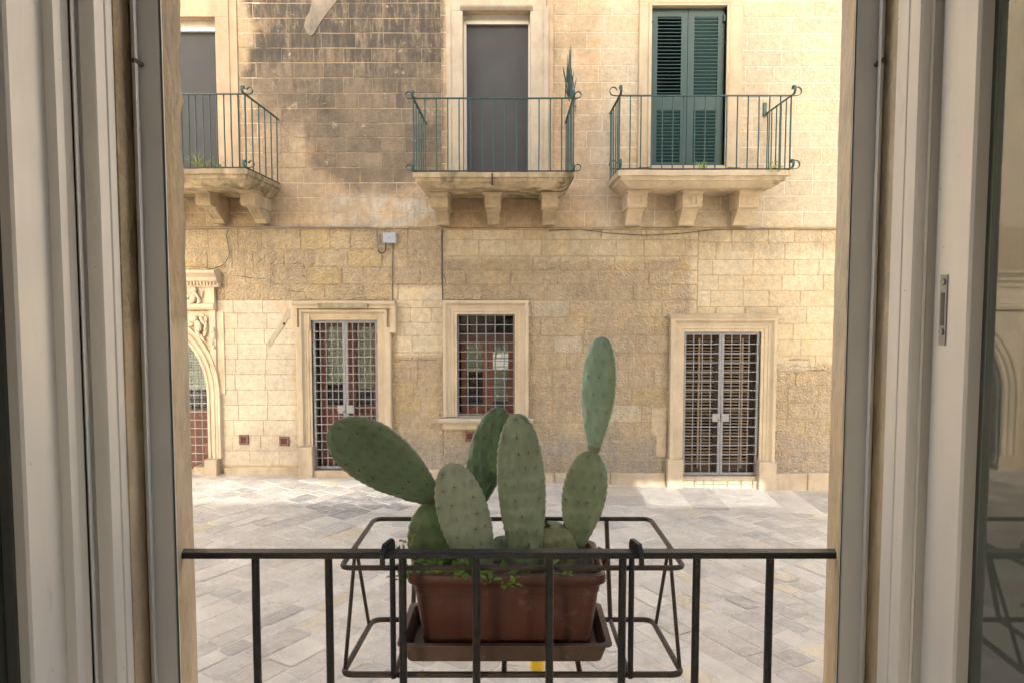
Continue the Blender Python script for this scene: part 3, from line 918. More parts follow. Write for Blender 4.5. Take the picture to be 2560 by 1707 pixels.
# ------------------------------------------------------------------ gates with bars
def bar_v(parent, x, y, z0, z1, r, mat, name='bar'):
    return MB().tube([(x, y, z0), (x, y, z1)], r, 6).build(name, mat, parent, smooth=60)
def bar_h(parent, x0, x1, y, z, r, mat, name='bar'):
    return MB().tube([(x0, y, z), (x1, y, z)], r, 6).build(name, mat, parent, smooth=60)
def gate(house, h, nv, nh, y, fw=0.035, leaves=2, label=None, doubled=False, lock=True):
    x0, x1, z0, z1 = h
    g = holder('iron_gate' if leaves == 2 else 'window_grille', house, label)
    x0 += .008; x1 -= .008; z0 += .01; z1 -= .008
    mid = (x0+x1)/2
    spans = [(x0, mid-.002), (mid+.002, x1)] if leaves == 2 else [(x0, x1)]
    for a, b in spans:
        f = MB().box(a, a+fw, y-.015, y+.015, z0, z1).box(b-fw, b, y-.015, y+.015, z0, z1).box(a+fw, b-fw, y-.015, y+.015, z1-fw, z1).box(a+fw, b-fw, y-.015, y+.015, z0, z0+fw)
        f.build('gate_frame' if leaves == 2 else 'grille_frame', M['gate'], g)
        for k in range(1, nv):
            bar_v(g, lerp(a+fw*.6, b-fw*.6, k/nv), y, z0+fw, z1-fw, 0.0075, M['gate'])
    for k in range(1, nh):
        z = lerp(z0+fw, z1-fw, k/nh)
        for a, b in spans: bar_h(g, a+fw, b-fw, y-.012, z, 0.0075, M['gate'])
    if leaves == 2 and lock:
        zc = lerp(z0, z1, 0.405)
        for a, b in ((mid-.115, mid-.012), (mid+.012, mid+.115)):
            MB().box(a, b, y-.03, y+.02, zc-.055, zc+.055).build('lock_plate', M['lock'], g)
        MB().tube([(mid-.03, y-.03, zc-.03), (mid-.03, y-.04, zc-.03)], 0.012, 8).build('keyhole', M['hinge'], g)
        for sx in (x0-.004, x1+.004):
            for zz in (lerp(z0, z1, .1), lerp(z0, z1, .88)):
                MB().tube([(sx, y-.02, zz-.07), (sx, y-.02, zz+.07)], 0.016, 8).build('hinge', M['hinge'], g, smooth=60)
    return g
gate(hL, O_doorL, 5, 17, YW+0.03, label='grey steel grid gate')
gate(hR, O_doorR, 4, 15, YW+0.03, label='grey steel grid gate over slatted shutters')
gate(hR, O_win, 6, 11, YW+0.05, 0.014, 1, label='steel grid over small window')

def glazed_leaf(house, name, x0, x1, z0, z1, y, st=0.09, kick=0.0, blind=0.0, mat=None, label=None):
    """wooden leaf: stiles, rails, kick panel, pane, and a blind hanging behind the pane"""
    mat = mat or M['wood']
    g = holder(name, house, label)
    MB().box(x0, x0+st, y, y+.05, z0, z1).build('stile', mat, g)
    MB().box(x1-st, x1, y, y+.05, z0, z1).build('stile', mat, g)
    MB().box(x0+st, x1-st, y+.002, y+.048, z1-st, z1).build('rail', mat, g)
    MB().box(x0+st, x1-st, y+.002, y+.048, z0, z0+st*1.3).build('rail', mat, g)
    zb = z0+st*1.3
    if kick:
        zk = z0+kick
        MB().box(x0+st, x1-st, y+.002, y+.048, zk, zk+st).build('rail', mat, g)
        MB().cbox(x0+st+.01, x1-st-.01, y+.012, y+.04, zb+.01, zk-.01, 0.012).build('panel', mat, g)
        MB().box(x0+st, x1-st, y+.022, y+.04, zb, zk).build('panel_back', mat, g)
        zb = zk+st
    MB().box(x0+st, x1-st, y+.02, y+.026, zb, z1-st).build('pane', M['glass'], g)
    if blind:
        zl = lerp(zb, z1-st, 1-blind)
        n = max(6, int((z1-st-zl)/0.035))
        b = MB()
        for k in range(n):
            za = lerp(zl, z1-st, k/n); zc = lerp(zl, z1-st, (k+.92)/n)
            b.add([(x0+st, y+.075, za), (x1-st, y+.075, za), (x1-st, y+.062, zc), (x0+st, y+.062, zc)], [(0,1,2,3)])
        b.build('blind', M['blind'], g, kind='stuff')
    return g
x0, x1, z0, z1 = O_doorL
xm = (x0+x1)/2
glazed_leaf(hL, 'door_leaf', x0+.05, xm+.02, z0+.02, z1-.02, YW+.20, .085, kick=0.78, blind=0.74)
glazed_leaf(hL, 'door_leaf', xm+.025, x1-.02, z0+.02, z1-.02, YW+.205, .085, kick=0.78, blind=0.80)
x0, x1, z0, z1 = O_win
xm = lerp(x0, x1, .52)
zt = lerp(z0, z1, .75)
glazed_leaf(hR, 'casement', x0+.04, xm, z0+.01, zt, YW+.22, .07, blind=0.45)
glazed_leaf(hR, 'casement', xm+.004, x1-.02, z0+.01, zt, YW+.22, .07, blind=0.93)
MB().box(x0, x1, YW+.14, YW+.2, zt-.015, zt+.07).build('transom', M['wood_dark'], hR)
MB().box(x0+.01, x1-.01, YW+.235, YW+.242, zt+.05, z1).build('transom_pane', M['glass'], hR)
# slatted shutters behind the right gate
x0, x1, z0, z1 = O_doorR
def louvre_leaf(house, x0, x1, z0, z1, y, sections, st, pitch, mat, slatmat, tilt=0.6, label=None, depth=0.03):
    g = holder('shutter', house, label)
    MB().box(x0, x0+st, y, y+.04, z0, z1).build('stile', mat, g)
    MB().box(x1-st, x1, y, y+.04, z0, z1).build('stile', mat, g)
    edges = [z0] + [z for s in sections for z in s[:2]] + [z1]
    for k in range(0, len(edges), 2):
        if edges[k+1]-edges[k] > 0.004:
            MB().box(x0+st, x1-st, y+.001, y+.039, edges[k], edges[k+1]).build('rail', mat, g)
    for sec in sections:
        za, zb = sec[0], sec[1]; tl = sec[2] if len(sec) > 2 else tilt
        n = max(1, round((zb-za)/pitch))
        dz = math.sin(tl)*depth; dy = math.cos(tl)*depth
        me = MB().prism_x([(-dy/2, -dz/2-.004), (dy/2, dz/2-.004), (dy/2, dz/2+.004), (-dy/2, -dz/2+.004)], x0+st-.004, x1-st+.004).mesh('slat')
        for k in range(n):
            o = link('slat', me, slatmat, g)
            o.location = WORLD_LOC.get(g.name, Vector()) + Vector((0, y+.02, lerp(za, zb, (k+.5)/n)))
    return g
xm = (x0+x1)/2
louvre_leaf(hR, x0+.03, xm-.01, z0+.03, z1-.06, YW+.16, [(z0+.1, z1-.12)], .05, .045, M['wood_dark'], M['wood_pale'], 0.35, depth=.03)
louvre_leaf(hR, xm+.01, x1-.03, z0+.03, z1-.06, YW+.16, [(z0+.1, z1-.12)], .05, .045, M['wood_dark'], M['wood_pale'], 0.35, depth=.03)
for xd in (1612, 1713):
    MB().box(fx(xd)-.012, fx(xd)+.012, YW+.125, YW+.145, z0+.08, z1-.1).build('batten', M['wood_pale'], hR)
MB().box(x0, x1, YW+.1, YW+.3, z1-.05, z1).build('shutter_head', M['wood_pale'], hR)

# ------------------------------------------------------------------ carved portal at the left edge
x0, x1, z0, z1 = O_portal
cxp = (x0+x1)/2; rx = (x1-x0)/2; zs = fz(905); rz = fz(752)-zs
arch = [(x0, gz(x0)+.22)] + [(cxp-rx*math.cos(t), zs+rz*math.sin(t)) for t in [math.pi*k/28 for k in range(29)]] + [(x1, gz(x1)+.22)]
MB().sweep(arch, [(0, -.2), (0, .02), (.02, .045), (.045, .05), (.055, .03), (.075, .03), (.085, .06), (.12, .07), (.135, .04), (.16, .04), (.17, .075), (.20, .08), (.205, 0)]).build('portal_arch', M['carved'], hL, smooth=30)
sp = MB()
for s in (-1, 1):                                     # spandrels fill between arch and frieze
    pts = [(cxp+s*(rx*math.cos(t)), zs+rz*math.sin(t)) for t in [math.pi/2*k/12 for k in range(13)]]
    poly = pts + [(cxp, fz(716)), (cxp+s*(rx+.26), fz(716)), (cxp+s*(rx+.26), zs)]
    sp.prism_y(poly, YW-.022, YW+.1)
sp.build('spandrel', M['carved'], hL)
MB().cbox(fx(472), fx(501), YW-.16, YW+.02, gz(-4)-.1, fz(1050), .012).build('portal_pedestal', M['plinth'], hL)
MB().box(fx(440), fx(474), YW-.05, YW+.3, gz(-4)-.1, gz(-4)+.1).build('threshold', M['plinth'], hL)
MB().box(fx(485), fx(499), YW-.055, YW, fz(1050), fz(712)).build('portal_pilaster', M['carved'], hL)
xr = fx(507)
MB().prism_x([(YW, fz(712)), (YW-.10, fz(711)), (YW-.12, fz(706)), (YW-.12, fz(700)), (YW-.08, fz(697)), (YW, fz(697))], x0-.4, fx(500)).build('portal_architrave', M['carved'], hL)
MB().box(x0-.4, fx(499), YW-.06, YW, fz(697), fz(660)).build('portal_frieze', M['carved'], hL)
MB().box(fx(484), fx(500), YW-.085, YW-.0605, fz(696), fz(661)).build('frieze_block', M['carved'], hL)
MB().prism_x([(YW, fz(660)), (YW-.09, fz(660)), (YW-.10, fz(651)), (YW-.15, fz(645)), (YW-.16, fz(638)), (YW-.2, fz(632)), (YW-.23, fz(628)), (YW-.23, fz(622)), (YW, fz(620))], x0-.4, fx(511)).build('portal_cornice', M['carved'], hL)
k = fx(505)
while k > fx(400):
    MB().box(k-.022, k, YW-.135, YW-.05, fz(655), fz(648)).build('dentil', M['carved'], hL); k -= .045
rc = random.Random(3)
def relief(name, lumps):
    mb = MB()
    for (xd, yd, r, sx, sz, a, pr) in lumps:
        rot = Matrix.Rotation(math.radians(a), 3, 'Y')
        mb.ball((fx(xd), YW-pr, fz(yd)), r, 10, 7, (sx, 0.8, sz), rot)
    mb.build(name, M['carved'], hL, smooth=60)
relief('frieze_figure', [(455, 668, .045, 1, 1.15, 0, .10), (453, 683, .055, .9, 1.5, 10, .09), (463, 680, .026, .8, 2.6, -35, .11), (446, 678, .024, .8, 2.4, 35, .11), (444, 694, .04, 1.4, .9, 0, .085), (466, 692, .035, .9, 1.4, 0, .085), (438, 682, .035, 1, 1.6, 10, .085), (473, 676, .02, .7, 2.8, 10, .085), (433, 692, .045, 1.1, .9, 0, .08)])
relief('spandrel_figure', [(452, 732, .055, 1, 1, 0, .075), (461, 748, .055, .9, 1.5, -15, .07), (472, 738, .03, .8, 2.4, -35, .08), (478, 750, .026, .8, 2.6, 15, .075), (460, 766, .035, .8, 2.2, -25, .07), (470, 776, .026, .8, 2.4, -30, .065), (476, 764, .028, .9, 2.2, 20, .06), (445, 745, .03, 1.6, .8, -20, .06), (438, 740, .03, 1.5, .8, 0, .06), (469, 724, .03, 1.6, .8, 20, .06), (478, 734, .03, .8, 1.6, 0, .055)])
relief('jamb_carving', [(493, 758, .035, .9, 1.3, 0, .075), (496, 772, .028, .9, 1.5, 10, .075), (491, 786, .028, 1, 1.3, 0, .07), (495, 796, .022, .9, 1.5, 0, .07), (498, 764, .02, .8, 1.6, 0, .085)])
g = holder('iron_gate', hL, 'grey steel grid gate in arched portal')
yg = YW+.05
def ztop(x): 
    t = max(-1, min(1, (x-cxp)/rx)); return zs+rz*math.sqrt(max(0, 1-t*t))
MB().tube([(x1-.015, yg, gz(-4)+.12)] + [(cxp+(rx-.015)*math.cos(t), yg, zs+(rz-.015)*math.sin(t)) for t in [math.pi*k/24 for k in range(25)]] + [(x0+.015, yg, gz(-4)+.12)], .016, 8).build('gate_frame', M['gate'], g, smooth=60)
for k in range(1, 14):
    xx = lerp(x0, x1, k/14)
    bar_v(g, xx, yg, gz(-4)+.12, ztop(xx)-.01, .0075, M['gate'])
zz = gz(-4)+.16
while zz < zs+rz-.05:
    hw = rx if zz < zs else rx*math.sqrt(1-((zz-zs)/rz)**2)
    bar_h(g, cxp-hw+.02, cxp+hw-.02, yg-.012, zz, .0075, M['gate']); zz += .118
for zz in (fz(840), fz(1030)):
    MB().box(x1-.05, x1+.01, yg-.05, yg+.0, zz-.08, zz+.08).build('hinge', M['hinge'], g)
lf = holder('door_leaf', hL)
MB().box(x0+.02, x1+.05, YW+.22, YW+.27, gz(-4), fz(945)).build('panel', M['wood'], lf)
MB().box(x0, x1+.05, YW+.24, YW+.245, fz(944), z1).build('pane', M['glass'], lf)
b = MB()
for k in range(24):
    za = lerp(fz(900), z1, k/24); zc = lerp(fz(900), z1, (k+.9)/24)
    b.add([(x0, YW+.30, za), (x1+.1, YW+.30, za), (x1+.1, YW+.287, zc), (x0, YW+.287, zc)], [(0,1,2,3)])
b.build('blind', M['blind'], lf, kind='stuff')

# ------------------------------------------------------------------ doors behind the balconies
def balcony_door(house, h, jl, jr, toph, mat, cornice):
    x0, x1, z0, z1 = h
    # flat stone jambs and lintel
    MB().box(x0-jl, x0, YW-.045, YW+.1, z0, z1).build('door_jamb', mat, house)
    MB().box(x1, x1+jr, YW-.045, YW+.1, z0, z1).build('door_jamb', mat, house)
    MB().box(x0-jl, x1+jr, YW-.047, YW+.1, z1+.002, z1+toph).build('door_lintel', mat, house)
    if cornice:
        MB().box(x0-jl-.03, x0-jl*.85, YW-.06, YW, z0, z1+.05).build('jamb_fillet', mat, house)
        MB().box(x1+jr*.85, x1+jr+.03, YW-.06, YW, z0, z1+.05).build('jamb_fillet', mat, house)
        MB().prism_x([(YW, z1+.0), (YW-.06, z1+.0), (YW-.10, z1+.03), (YW-.11, z1+.05), (YW, z1+.06)], x0-.03, x1+.03).build('lintel_moulding', M['trim_w'], house)
def screen_fill(house, h, y, top, white_l, white_r):
    x0, x1, z0, z1 = h
    p = holder('screen_door', house)
    MB().box(x0, x0+white_l, y-.05, y+.1, z0, z1).build('door_frame', M['frame_w'], p)
    MB().box(x1-white_r, x1, y-.05, y+.1, z0, z1).build('door_frame', M['frame_w'], p)
    MB().box(x0+white_l, x1-white_r, y-.06, y+.1, z1-top, z1).build('door_head', M['marble'], p)
    MB().box(x0+white_l, x1-white_r, y-.062, y-.01, z1-top-.05, z1-top-.001).build('screen_cassette', M['frame_w'], p)
    MB().box(x0+white_l, x1-white_r, y, y+.01, z0, z1-top-.05).build('screen', M['screen'], p)
for hh, (x0, x1, z0, z1), xm in ((hL, O_balL, None), (hR, O_balM, .5)):
    ya = YW+.27
    if xm is None: glazed_leaf(hh, 'door_leaf', x0, x1, z0, z1-.1, ya, .11, kick=.9, blind=.0, mat=M['wood_pale'])
    else:
        glazed_leaf(hh, 'door_leaf', x0, lerp(x0, x1, .5), z0, z1-.1, ya, .08, kick=.9, mat=M['wood_pale'])
        glazed_leaf(hh, 'door_leaf', lerp(x0, x1, .5)+.003, x1, z0, z1-.1, ya, .08, kick=.9, mat=M['wood_pale'])
balcony_door(hL, O_balL, .2, fx(545)-fx(515), .5, M['plaster_pink'], False)
MB().box(fx(545), fx(562), YW-.03, YW, O_balL[2], ZT).build('jamb_fillet', M['plaster_pink'], hL)
screen_fill(hL, O_balL, YW+.16, .09, .03, .02)
balcony_door(hR, O_balM, fx(1066)-fx(1035), fx(1252)-fx(1217), .5, M['trim_w'], True)
screen_fill(hR, O_balM, YW+.17, .07, .04, .025)
MB().box(fx(1254), fx(1268), YW-.03, YW, O_balM[2], ZT).build('jamb_fillet', M['plaster_pink'], hR)
balcony_door(hR, O_balR, fx(1487)-fx(1460), fx(1690)-fx(1654), .3, M['trim'], False)
MB().sweep(frame_path(O_balR), [(0, .0), (0, .062), (.025, .064), (.035, .07), (.05, .05), (.05, 0)]).build('door_moulding', M['trim'], hR)
MB().box(O_balR[0]-.02, O_balR[1]+.02, YW-.12, YW+.2, O_balR[2]-.03, O_balR[2]+.012).build('door_sill', M['trim_w'], hR)
x0, x1, z0, z1 = O_balR
z0 += .02; z1 -= .015
xm = (x0+x1)/2
za, zb, zc, zd = fz(372), fz(252), fz(217), fz(37)
louvre_leaf(hR, x0+.01, xm-.003, z0, z1, YW+.03, [(za, zb, -.95), (zc, zd, -.15)], .085, .047, M['shutter'], M['shutter'], label='left shutter leaf with its slats turned open', depth=.042)
louvre_leaf(hR, xm+.003, x1-.01, z0, z1, YW+.03, [(za, zb, -.95), (zc, zd, -.95)], .085, .047, M['shutter'], M['shutter'], label='right shutter leaf with closed slats', depth=.044)
for xx in (x0+.02, x1-.02):
    MB().box(xx-.012, xx+.012, YW-.01, YW+.03, fz(50), fz(34)).build('hinge', M['shutter'], hR)

# ------------------------------------------------------------------ balconies
def scroll(parent, c, d, r=0.045, side=1, mat=None, rise=1):
    """flat iron curl leaving c along horizontal d, then curling up and back"""
    d = Vector(d).normalized(); up = Vector((0, 0, rise))
    pts = [Vector(c), Vector(c)+d*r*.9]
    ctr = Vector(c)+d*r*1.2+up*r
    for k in range(1, 15):
        a = -math.pi/2 + k*math.pi*1.45/14
        rr = r*(1-.028*k)
        pts.append(ctr + d*math.cos(a)*rr + up*math.sin(a)*rr)
    MB().tube(pts, 0, flat=(.03, .009)).build('scroll', mat or M['green_iron'], parent)
def balcony(house, label, xl, xr, yf, ztop, zwall_bottom, thick, brackets, nf, ns, hrail, tint, moss, bw, top_inset=.06, iron=None, scroll_r=.045, left=True, right=True, flutes='low', erode=.008):
    B = holder('balcony', house, label)
    iron = iron or M['green_iron']
    # moulded slab as stacked rings
    prof = [(0, 0), (0, -.35), (.10, -.37), (.13, -.62), (.22, -.66), (.30, -.80), (.46, -.97), (.50, -1.0)]
    n = 14
    vs = []; fs = []; stn = []; cols = []
    ts = top_inset/.5*1.0
    rings = []
    for ins, dz in prof:
        i = ins*ts*2; ring = []
        a, b, f = xl+i, xr-i, yf+i
        for k in range(n+1): ring.append((a, lerp(YW+.02, f, k/n), ztop+dz*thick))
        for k in range(1, n*2+1): ring.append((lerp(a, b, k/(n*2)), f, ztop+dz*thick))
        for k in range(1, n+1): ring.append((b, lerp(f, YW+.02, k/n), ztop+dz*thick))
        rings.append(ring)
    m = len(rings[0])
    for jr_, ring in enumerate(rings):
        for p in ring:
            q = Vector(p)
            q.y += nz(q.x*9, q.z*9, 1.0, 1)*.008; q.z += nz(q.x*6, q.y*5, 1.0, 2)*.006
            if jr_ > 2: q.z += (nz(q.x*5, q.y*5, 1.0, 8)+.5*nz(q.x*13, q.y*11, 1.0, 9))*erode*(jr_-2)*.4; q.y += abs(nz(q.x*7, q.z*7, 1.0, 10))*erode*1.2
            vs.append(tuple(q)); cols.append(tint); stn.append(moss(p[0]))
    for j in range(len(prof)-1):
        for i in range(m-1):
            a = j*m+i; fs.append((a, a+1, a+1+m, a+m))
    fs.append(tuple(range(m))); fs.append(tuple(range((len(prof)-1)*m+m-1, (len(prof)-1)*m-1, -1)))
    s = MB().add(vs, fs)
    s.build('slab', M['slab'], B, attrs=(cols, stn, 0.4))
    # consoles
    zb = ztop-thick; H = zb-zwall_bottom; D = ((YW-yf)-top_inset)*.66
    pf = [(0, 0), (D*.93, 0), (D*.93, -.06*H), (D*.86, -.11*H), (D*.86, -.12*H)]
    up = pf + [(D*.84, -.12*H), (D*.84, -.44*H), (D*.80, -.50*H), (D*.70, -.52*H), (0, -.53*H)]
    lo = [(0, -.5*H), (D*.60, -.51*H), (D*.56, -.58*H), (D*.42, -.74*H), (D*.30, -.86*H), (D*.24, -.97*H), (D*.22, -1.0*H), (0, -1.0*H)]
    for bx in brackets:
        k = MB()
        k.prism_x([(YW+.01-p, zb+z) for p, z in up], bx-bw/2, bx+bw/2)
        k.prism_x([(YW+.01-p, zb+z) for p, z in lo], bx-bw*.40, bx+bw*.40)
        k.box(bx-bw*.62, bx+bw*.62, YW-D*1.02, YW, zb-.05*H, zb-.004)
        for t in (-.27, 0, .27):
            if flutes == 'low':
                a, b = (D*.555, -.60*H), (D*.31, -.86*H)
                w = bw*.07
                k.prism_x([(YW+.01-a[0]-.012, zb+a[1]), (YW+.01-b[0]-.012, zb+b[1]), (YW+.01-b[0]+.01, zb+b[1]), (YW+.01-a[0]+.01, zb+a[1])], bx+t*bw-w, bx+t*bw+w)
            else:
                w = bw*.075
                k.box(bx+t*bw-w, bx+t*bw+w, YW+.01-D*.84-.010, YW+.01-D*.84+.004, zb-.42*H, zb-.2*H)
        k.build('console', M['slab'], B, attrs=(tuple(c*1.02 for c in tint), .25 if flutes == 'low' else .06, .4))
    # railing
    e = .015
    X0, X1, Y0 = xl+e, xr-e, yf+e
    zr = ztop+hrail
    MB().box(X0-.016, X1+.016, Y0-.016, Y0+.016, zr-.006, zr+.008).build('handrail', iron, B)
    MB().box(X0-.012, X1+.012, Y0-.012, Y0+.012, ztop+.008, ztop+.022).build('bottom_rail', M['rail_dark'], B)
    for k in range(nf+1):
        xx = lerp(X0, X1, k/nf); jx = R.uniform(-.003, .003)
        rr = .0085 if 0 < k < nf else .011
        MB().tube([(xx+jx, Y0, ztop+.02), (xx+R.uniform(-.003, .003), Y0+R.uniform(-.004, .004), lerp(ztop, zr, .5)), (xx, Y0, zr)], rr, 6).build('baluster', iron, B, smooth=60)
    for on, xx, sd in ((left, X0, -1), (right, X1, 1)):
        if not on: continue
        MB().box(xx-.014, xx+.014, Y0+.017, YW+.02, zr-.005, zr+.007).build('handrail', iron, B)
        MB().box(xx-.010, xx+.010, Y0+.013, YW+.02, ztop+.008, ztop+.020).build('bottom_rail', M['rail_dark'], B)
        for k in range(1, ns+1):
            yy = lerp(Y0, YW, k/(ns+.35))
            MB().tube([(xx, yy, ztop+.012), (xx+R.uniform(-.004, .004), yy, zr)], .0085, 6).build('baluster', iron, B, smooth=60)
        for zz in (zr, ztop+.015):
            scroll(B, (xx, Y0, zz), (sd, 0, 0), scroll_r)
            scroll(B, (xx, Y0, zz), (0, -1, 0), scroll_r)
    return B
def zat(yd, Y): return at(1176, yd, Y).z
def xat(xd, Y): return at(xd, 853.5/DS, Y).x
yL = 8.75
BL = balcony(hL, 'crumbling stone balcony with green iron railing', xat(300, yL), xat(577, yL), yL, zat(388, yL), fz(516), .17, [fx(615), fx(520), fx(400)], 17, 5, zat(216, yL)-zat(388, yL), (0.48, 0.385, 0.255), lambda x: .35+.4*sst(-3.7, -3.2, x), .19, left=False, erode=.03)
yM = 8.75
BM_ = balcony(hR, 'cracked mossy stone balcony with green iron railing', xat(951, yM), xat(1317, yM), yM, zat(396, yM), fz(519), .165, [fx(1022), fx(1135), fx(1257)], 14, 5, zat(226, yM)-zat(396, yM), (0.52, 0.415, 0.275), lambda x: .42+.5*sst(.50, .56, x)+.25*(1 if -.95 < x < -.6 else 0), .205, erode=.014)
# the crack through the middle slab
MB().box(xat(1131, yM)-.008, xat(1131, yM)+.008, yM-.004, yM+.3, zat(424, yM), zat(398, yM)).build('slab_crack', M['dark'], BM_)
yR = 9.1
BR = balcony(hR, 'clean stone balcony with fluted consoles and grey-green railing', xat(1416, yR), xat(1808, yR), yR, zat(391, yR), fz(520), .19, [fx(1448), fx(1568), fx(1690)], 16, 5, zat(220, yR)-zat(391, yR), (0.60, 0.495, 0.35), lambda x: .05+.75*sst(3.2, 3.4, x), .26, top_inset=.085, scroll_r=.06, flutes='high')
MB().box(fx(1741), fx(1748), YW-.03, YW, fz(268), fz(238)).build('wall_bracket', M['green_iron'], BR)
# spiked fan between the two balconies
fan = holder('spiked_guard', BM_, 'green iron fan of spikes')
xf = xat(1317, yM)-.01; zr = zat(226, yM)
c0 = Vector((xf, 9.25, zr+.05))
for k in range(15):
    a = math.radians(10+k*11.4); L = .52+.10*math.sin(k*2.1)+(.12 if k % 2 else 0)
    d = Vector((math.cos(a)*.20+R.uniform(-.03, .03), math.cos(a)*.9, math.sin(a)))
    MB().tube([c0+d*.12, c0+d*L*.9, c0+d*L*1.05], [.008, .008, .001], 5).build('spike', M['green_iron'], fan)
MB().tube([c0+Vector((math.cos(t)*.09, math.cos(t)*.36, math.sin(t)*.40)) for t in [math.pi*k/14 for k in range(15)]], 0, flat=(.03, .008)).build('fan_band', M['green_iron'], fan)
MB().tube([(xf, 9.0, zr), (xf+.02, 9.25, zr+.34)], .011, 6).build('fan_stay', M['green_iron'], fan)

# ------------------------------------------------------------------ cables and the box on the wall
cab = [(at(395, 524, YW-.05)), at(630, 522, YW-.05), at(850, 522, YW-.05), at(866, 528, YW-.05), at(867, 560, YW-.05), at(869, 575, YW-.05)]
tag(MB().tube(rpath(cab, .06), .011, 6).build('wall_conduit', M['conduit'], smooth=60), 'thin grey conduit running along the wall below the left balcony', 'conduit')
cab = [at(868, 574, YW-.045), at(872, 581, YW-.05), at(880, 582, YW-.05), at(886, 576, YW-.05), at(886, 555, YW-.05)]
tag(MB().tube(rpath(cab, .05), .010, 6).build('loop_cable', M['cable'], smooth=60), 'black cable loop hanging below the grey junction box', 'cable')
jb = thing('junction_box', 'small blue-grey junction box on the wall above the left door', 'junction box', tuple(at(895, 547, YW-.03)))
a, b = at(880, 559, YW-.05), at(910, 535, YW-.05)
MB().cbox(a.x, b.x, YW-.08, YW-.005, a.z, b.z, .008).build('box_cover', M['box'], jb)
MB().tube([((a.x+b.x)/2, YW-.078, (a.z+b.z)/2), ((a.x+b.x)/2, YW-.085, (a.z+b.z)/2)], .012, 10).build('screw', M['post'], jb)
tag(MB().tube([at(903, 560, YW-.015), at(902, 600, YW-.02), at(901, 640, YW-.02), at(902, 690, YW-.02), at(910, 700, YW-.03)], .006, 5).build('drop_cable', M['cable'], smooth=60), 'thin dark cable dropping down the wall to the left door surround', 'cable')
tag(MB().tube([at(1260, 530, YW-.02), at(1330, 527, YW-.02), at(1400, 536, YW-.03), at(1480, 541, YW-.03), at(1560, 537, YW-.03), at(1640, 528, YW-.03), at(1760, 526, YW-.03), at(1940, 527, YW-.02)], .0055, 5).build('sagging_cable', M['cable'], smooth=60), 'thin sagging cable below the right balcony', 'cable')
tag(MB().tube(rpath([at(525, 527, YW-.04), at(520, 540, YW-.04), at(524, 565, YW-.04), at(528, 585, YW-.04), at(515, 608, YW-.04), at(490, 618, YW-.05), at(470, 615, YW-.05)], .05), .006, 5).build('loose_cable', M['cable'], smooth=60), 'loose grey cable curling down above the carved portal', 'cable')

# ------------------------------------------------------------------ our own house: wall, window, room
home = thing('home_window_wall', 'thick pale stone window opening in the foreground, seen from inside the room', 'wall', (0, 1.1, gz(0)))
def po(off, Y, s): return (s*off/F*Y, Y)
ZB, ZH = 0.9, CZ+0.95           # opening runs from below the picture to above it
def zsteps(a, b, d=.02): 
    n = int((b-a)/d); return [a+(b-a)*i/n for i in range(n+1)]
YO = 1.24
jamb = {}
def jit_edge(side):
    def f(k, x, y, z):
        if k == 1:      # outer arris, chipped
            hh = z-CZ; am = sst(-.02, .06, hh)*.8 if side < 0 else .15
            c = (nz(z*11, side*3.1, 1.0, 4)*.005 + nz(z*38, side*1.7, 1.0, 5)*.0035)*(am+.08)
            if side < 0:
                h = (z-CZ)
                c -= .010*max(0, nz(z*7, 1.3, 1.0, 6)) if h > .05 else 0
                if .24 < h < .32: c -= .004
            return (x + c, y + c*.4)
        if k in (2, 3, 4, 5): return (x + nz(z*20, k*2.1, 1.0, 7)*.0012, y)
        return (x, y)
    return f
def wall_jamb(s, offs):
    o0, o1, o2, o3 = offs
    poly = [(s*1.0, YO), po(o0, YO, s), po(o1, 1.092, s), (po(o1, 1.092, s)[0]+s*.04, 1.088), po(o2, 1.062, s), po(o3, po(o2, 1.062, s)[0]*s*F/o3, s), (s*(abs(po(o2, 1.062, s)[0])+.09), 1.0), (s*1.0, 1.0)]
    cols = []
    mb = MB().plan(poly, [gz(0)-.4] + zsteps(ZB, ZH), jit_edge(s))
    for v in mb.v:
        z = v[2]-CZ
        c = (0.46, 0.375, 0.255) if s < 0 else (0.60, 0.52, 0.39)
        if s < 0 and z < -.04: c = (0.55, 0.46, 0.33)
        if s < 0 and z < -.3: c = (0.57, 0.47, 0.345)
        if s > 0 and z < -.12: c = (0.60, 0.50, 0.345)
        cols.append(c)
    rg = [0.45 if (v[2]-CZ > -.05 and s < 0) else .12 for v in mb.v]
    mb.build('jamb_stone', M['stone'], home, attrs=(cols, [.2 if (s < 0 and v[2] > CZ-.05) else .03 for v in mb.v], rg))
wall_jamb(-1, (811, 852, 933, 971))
wall_jamb(1, (803, 835, 911, 943))
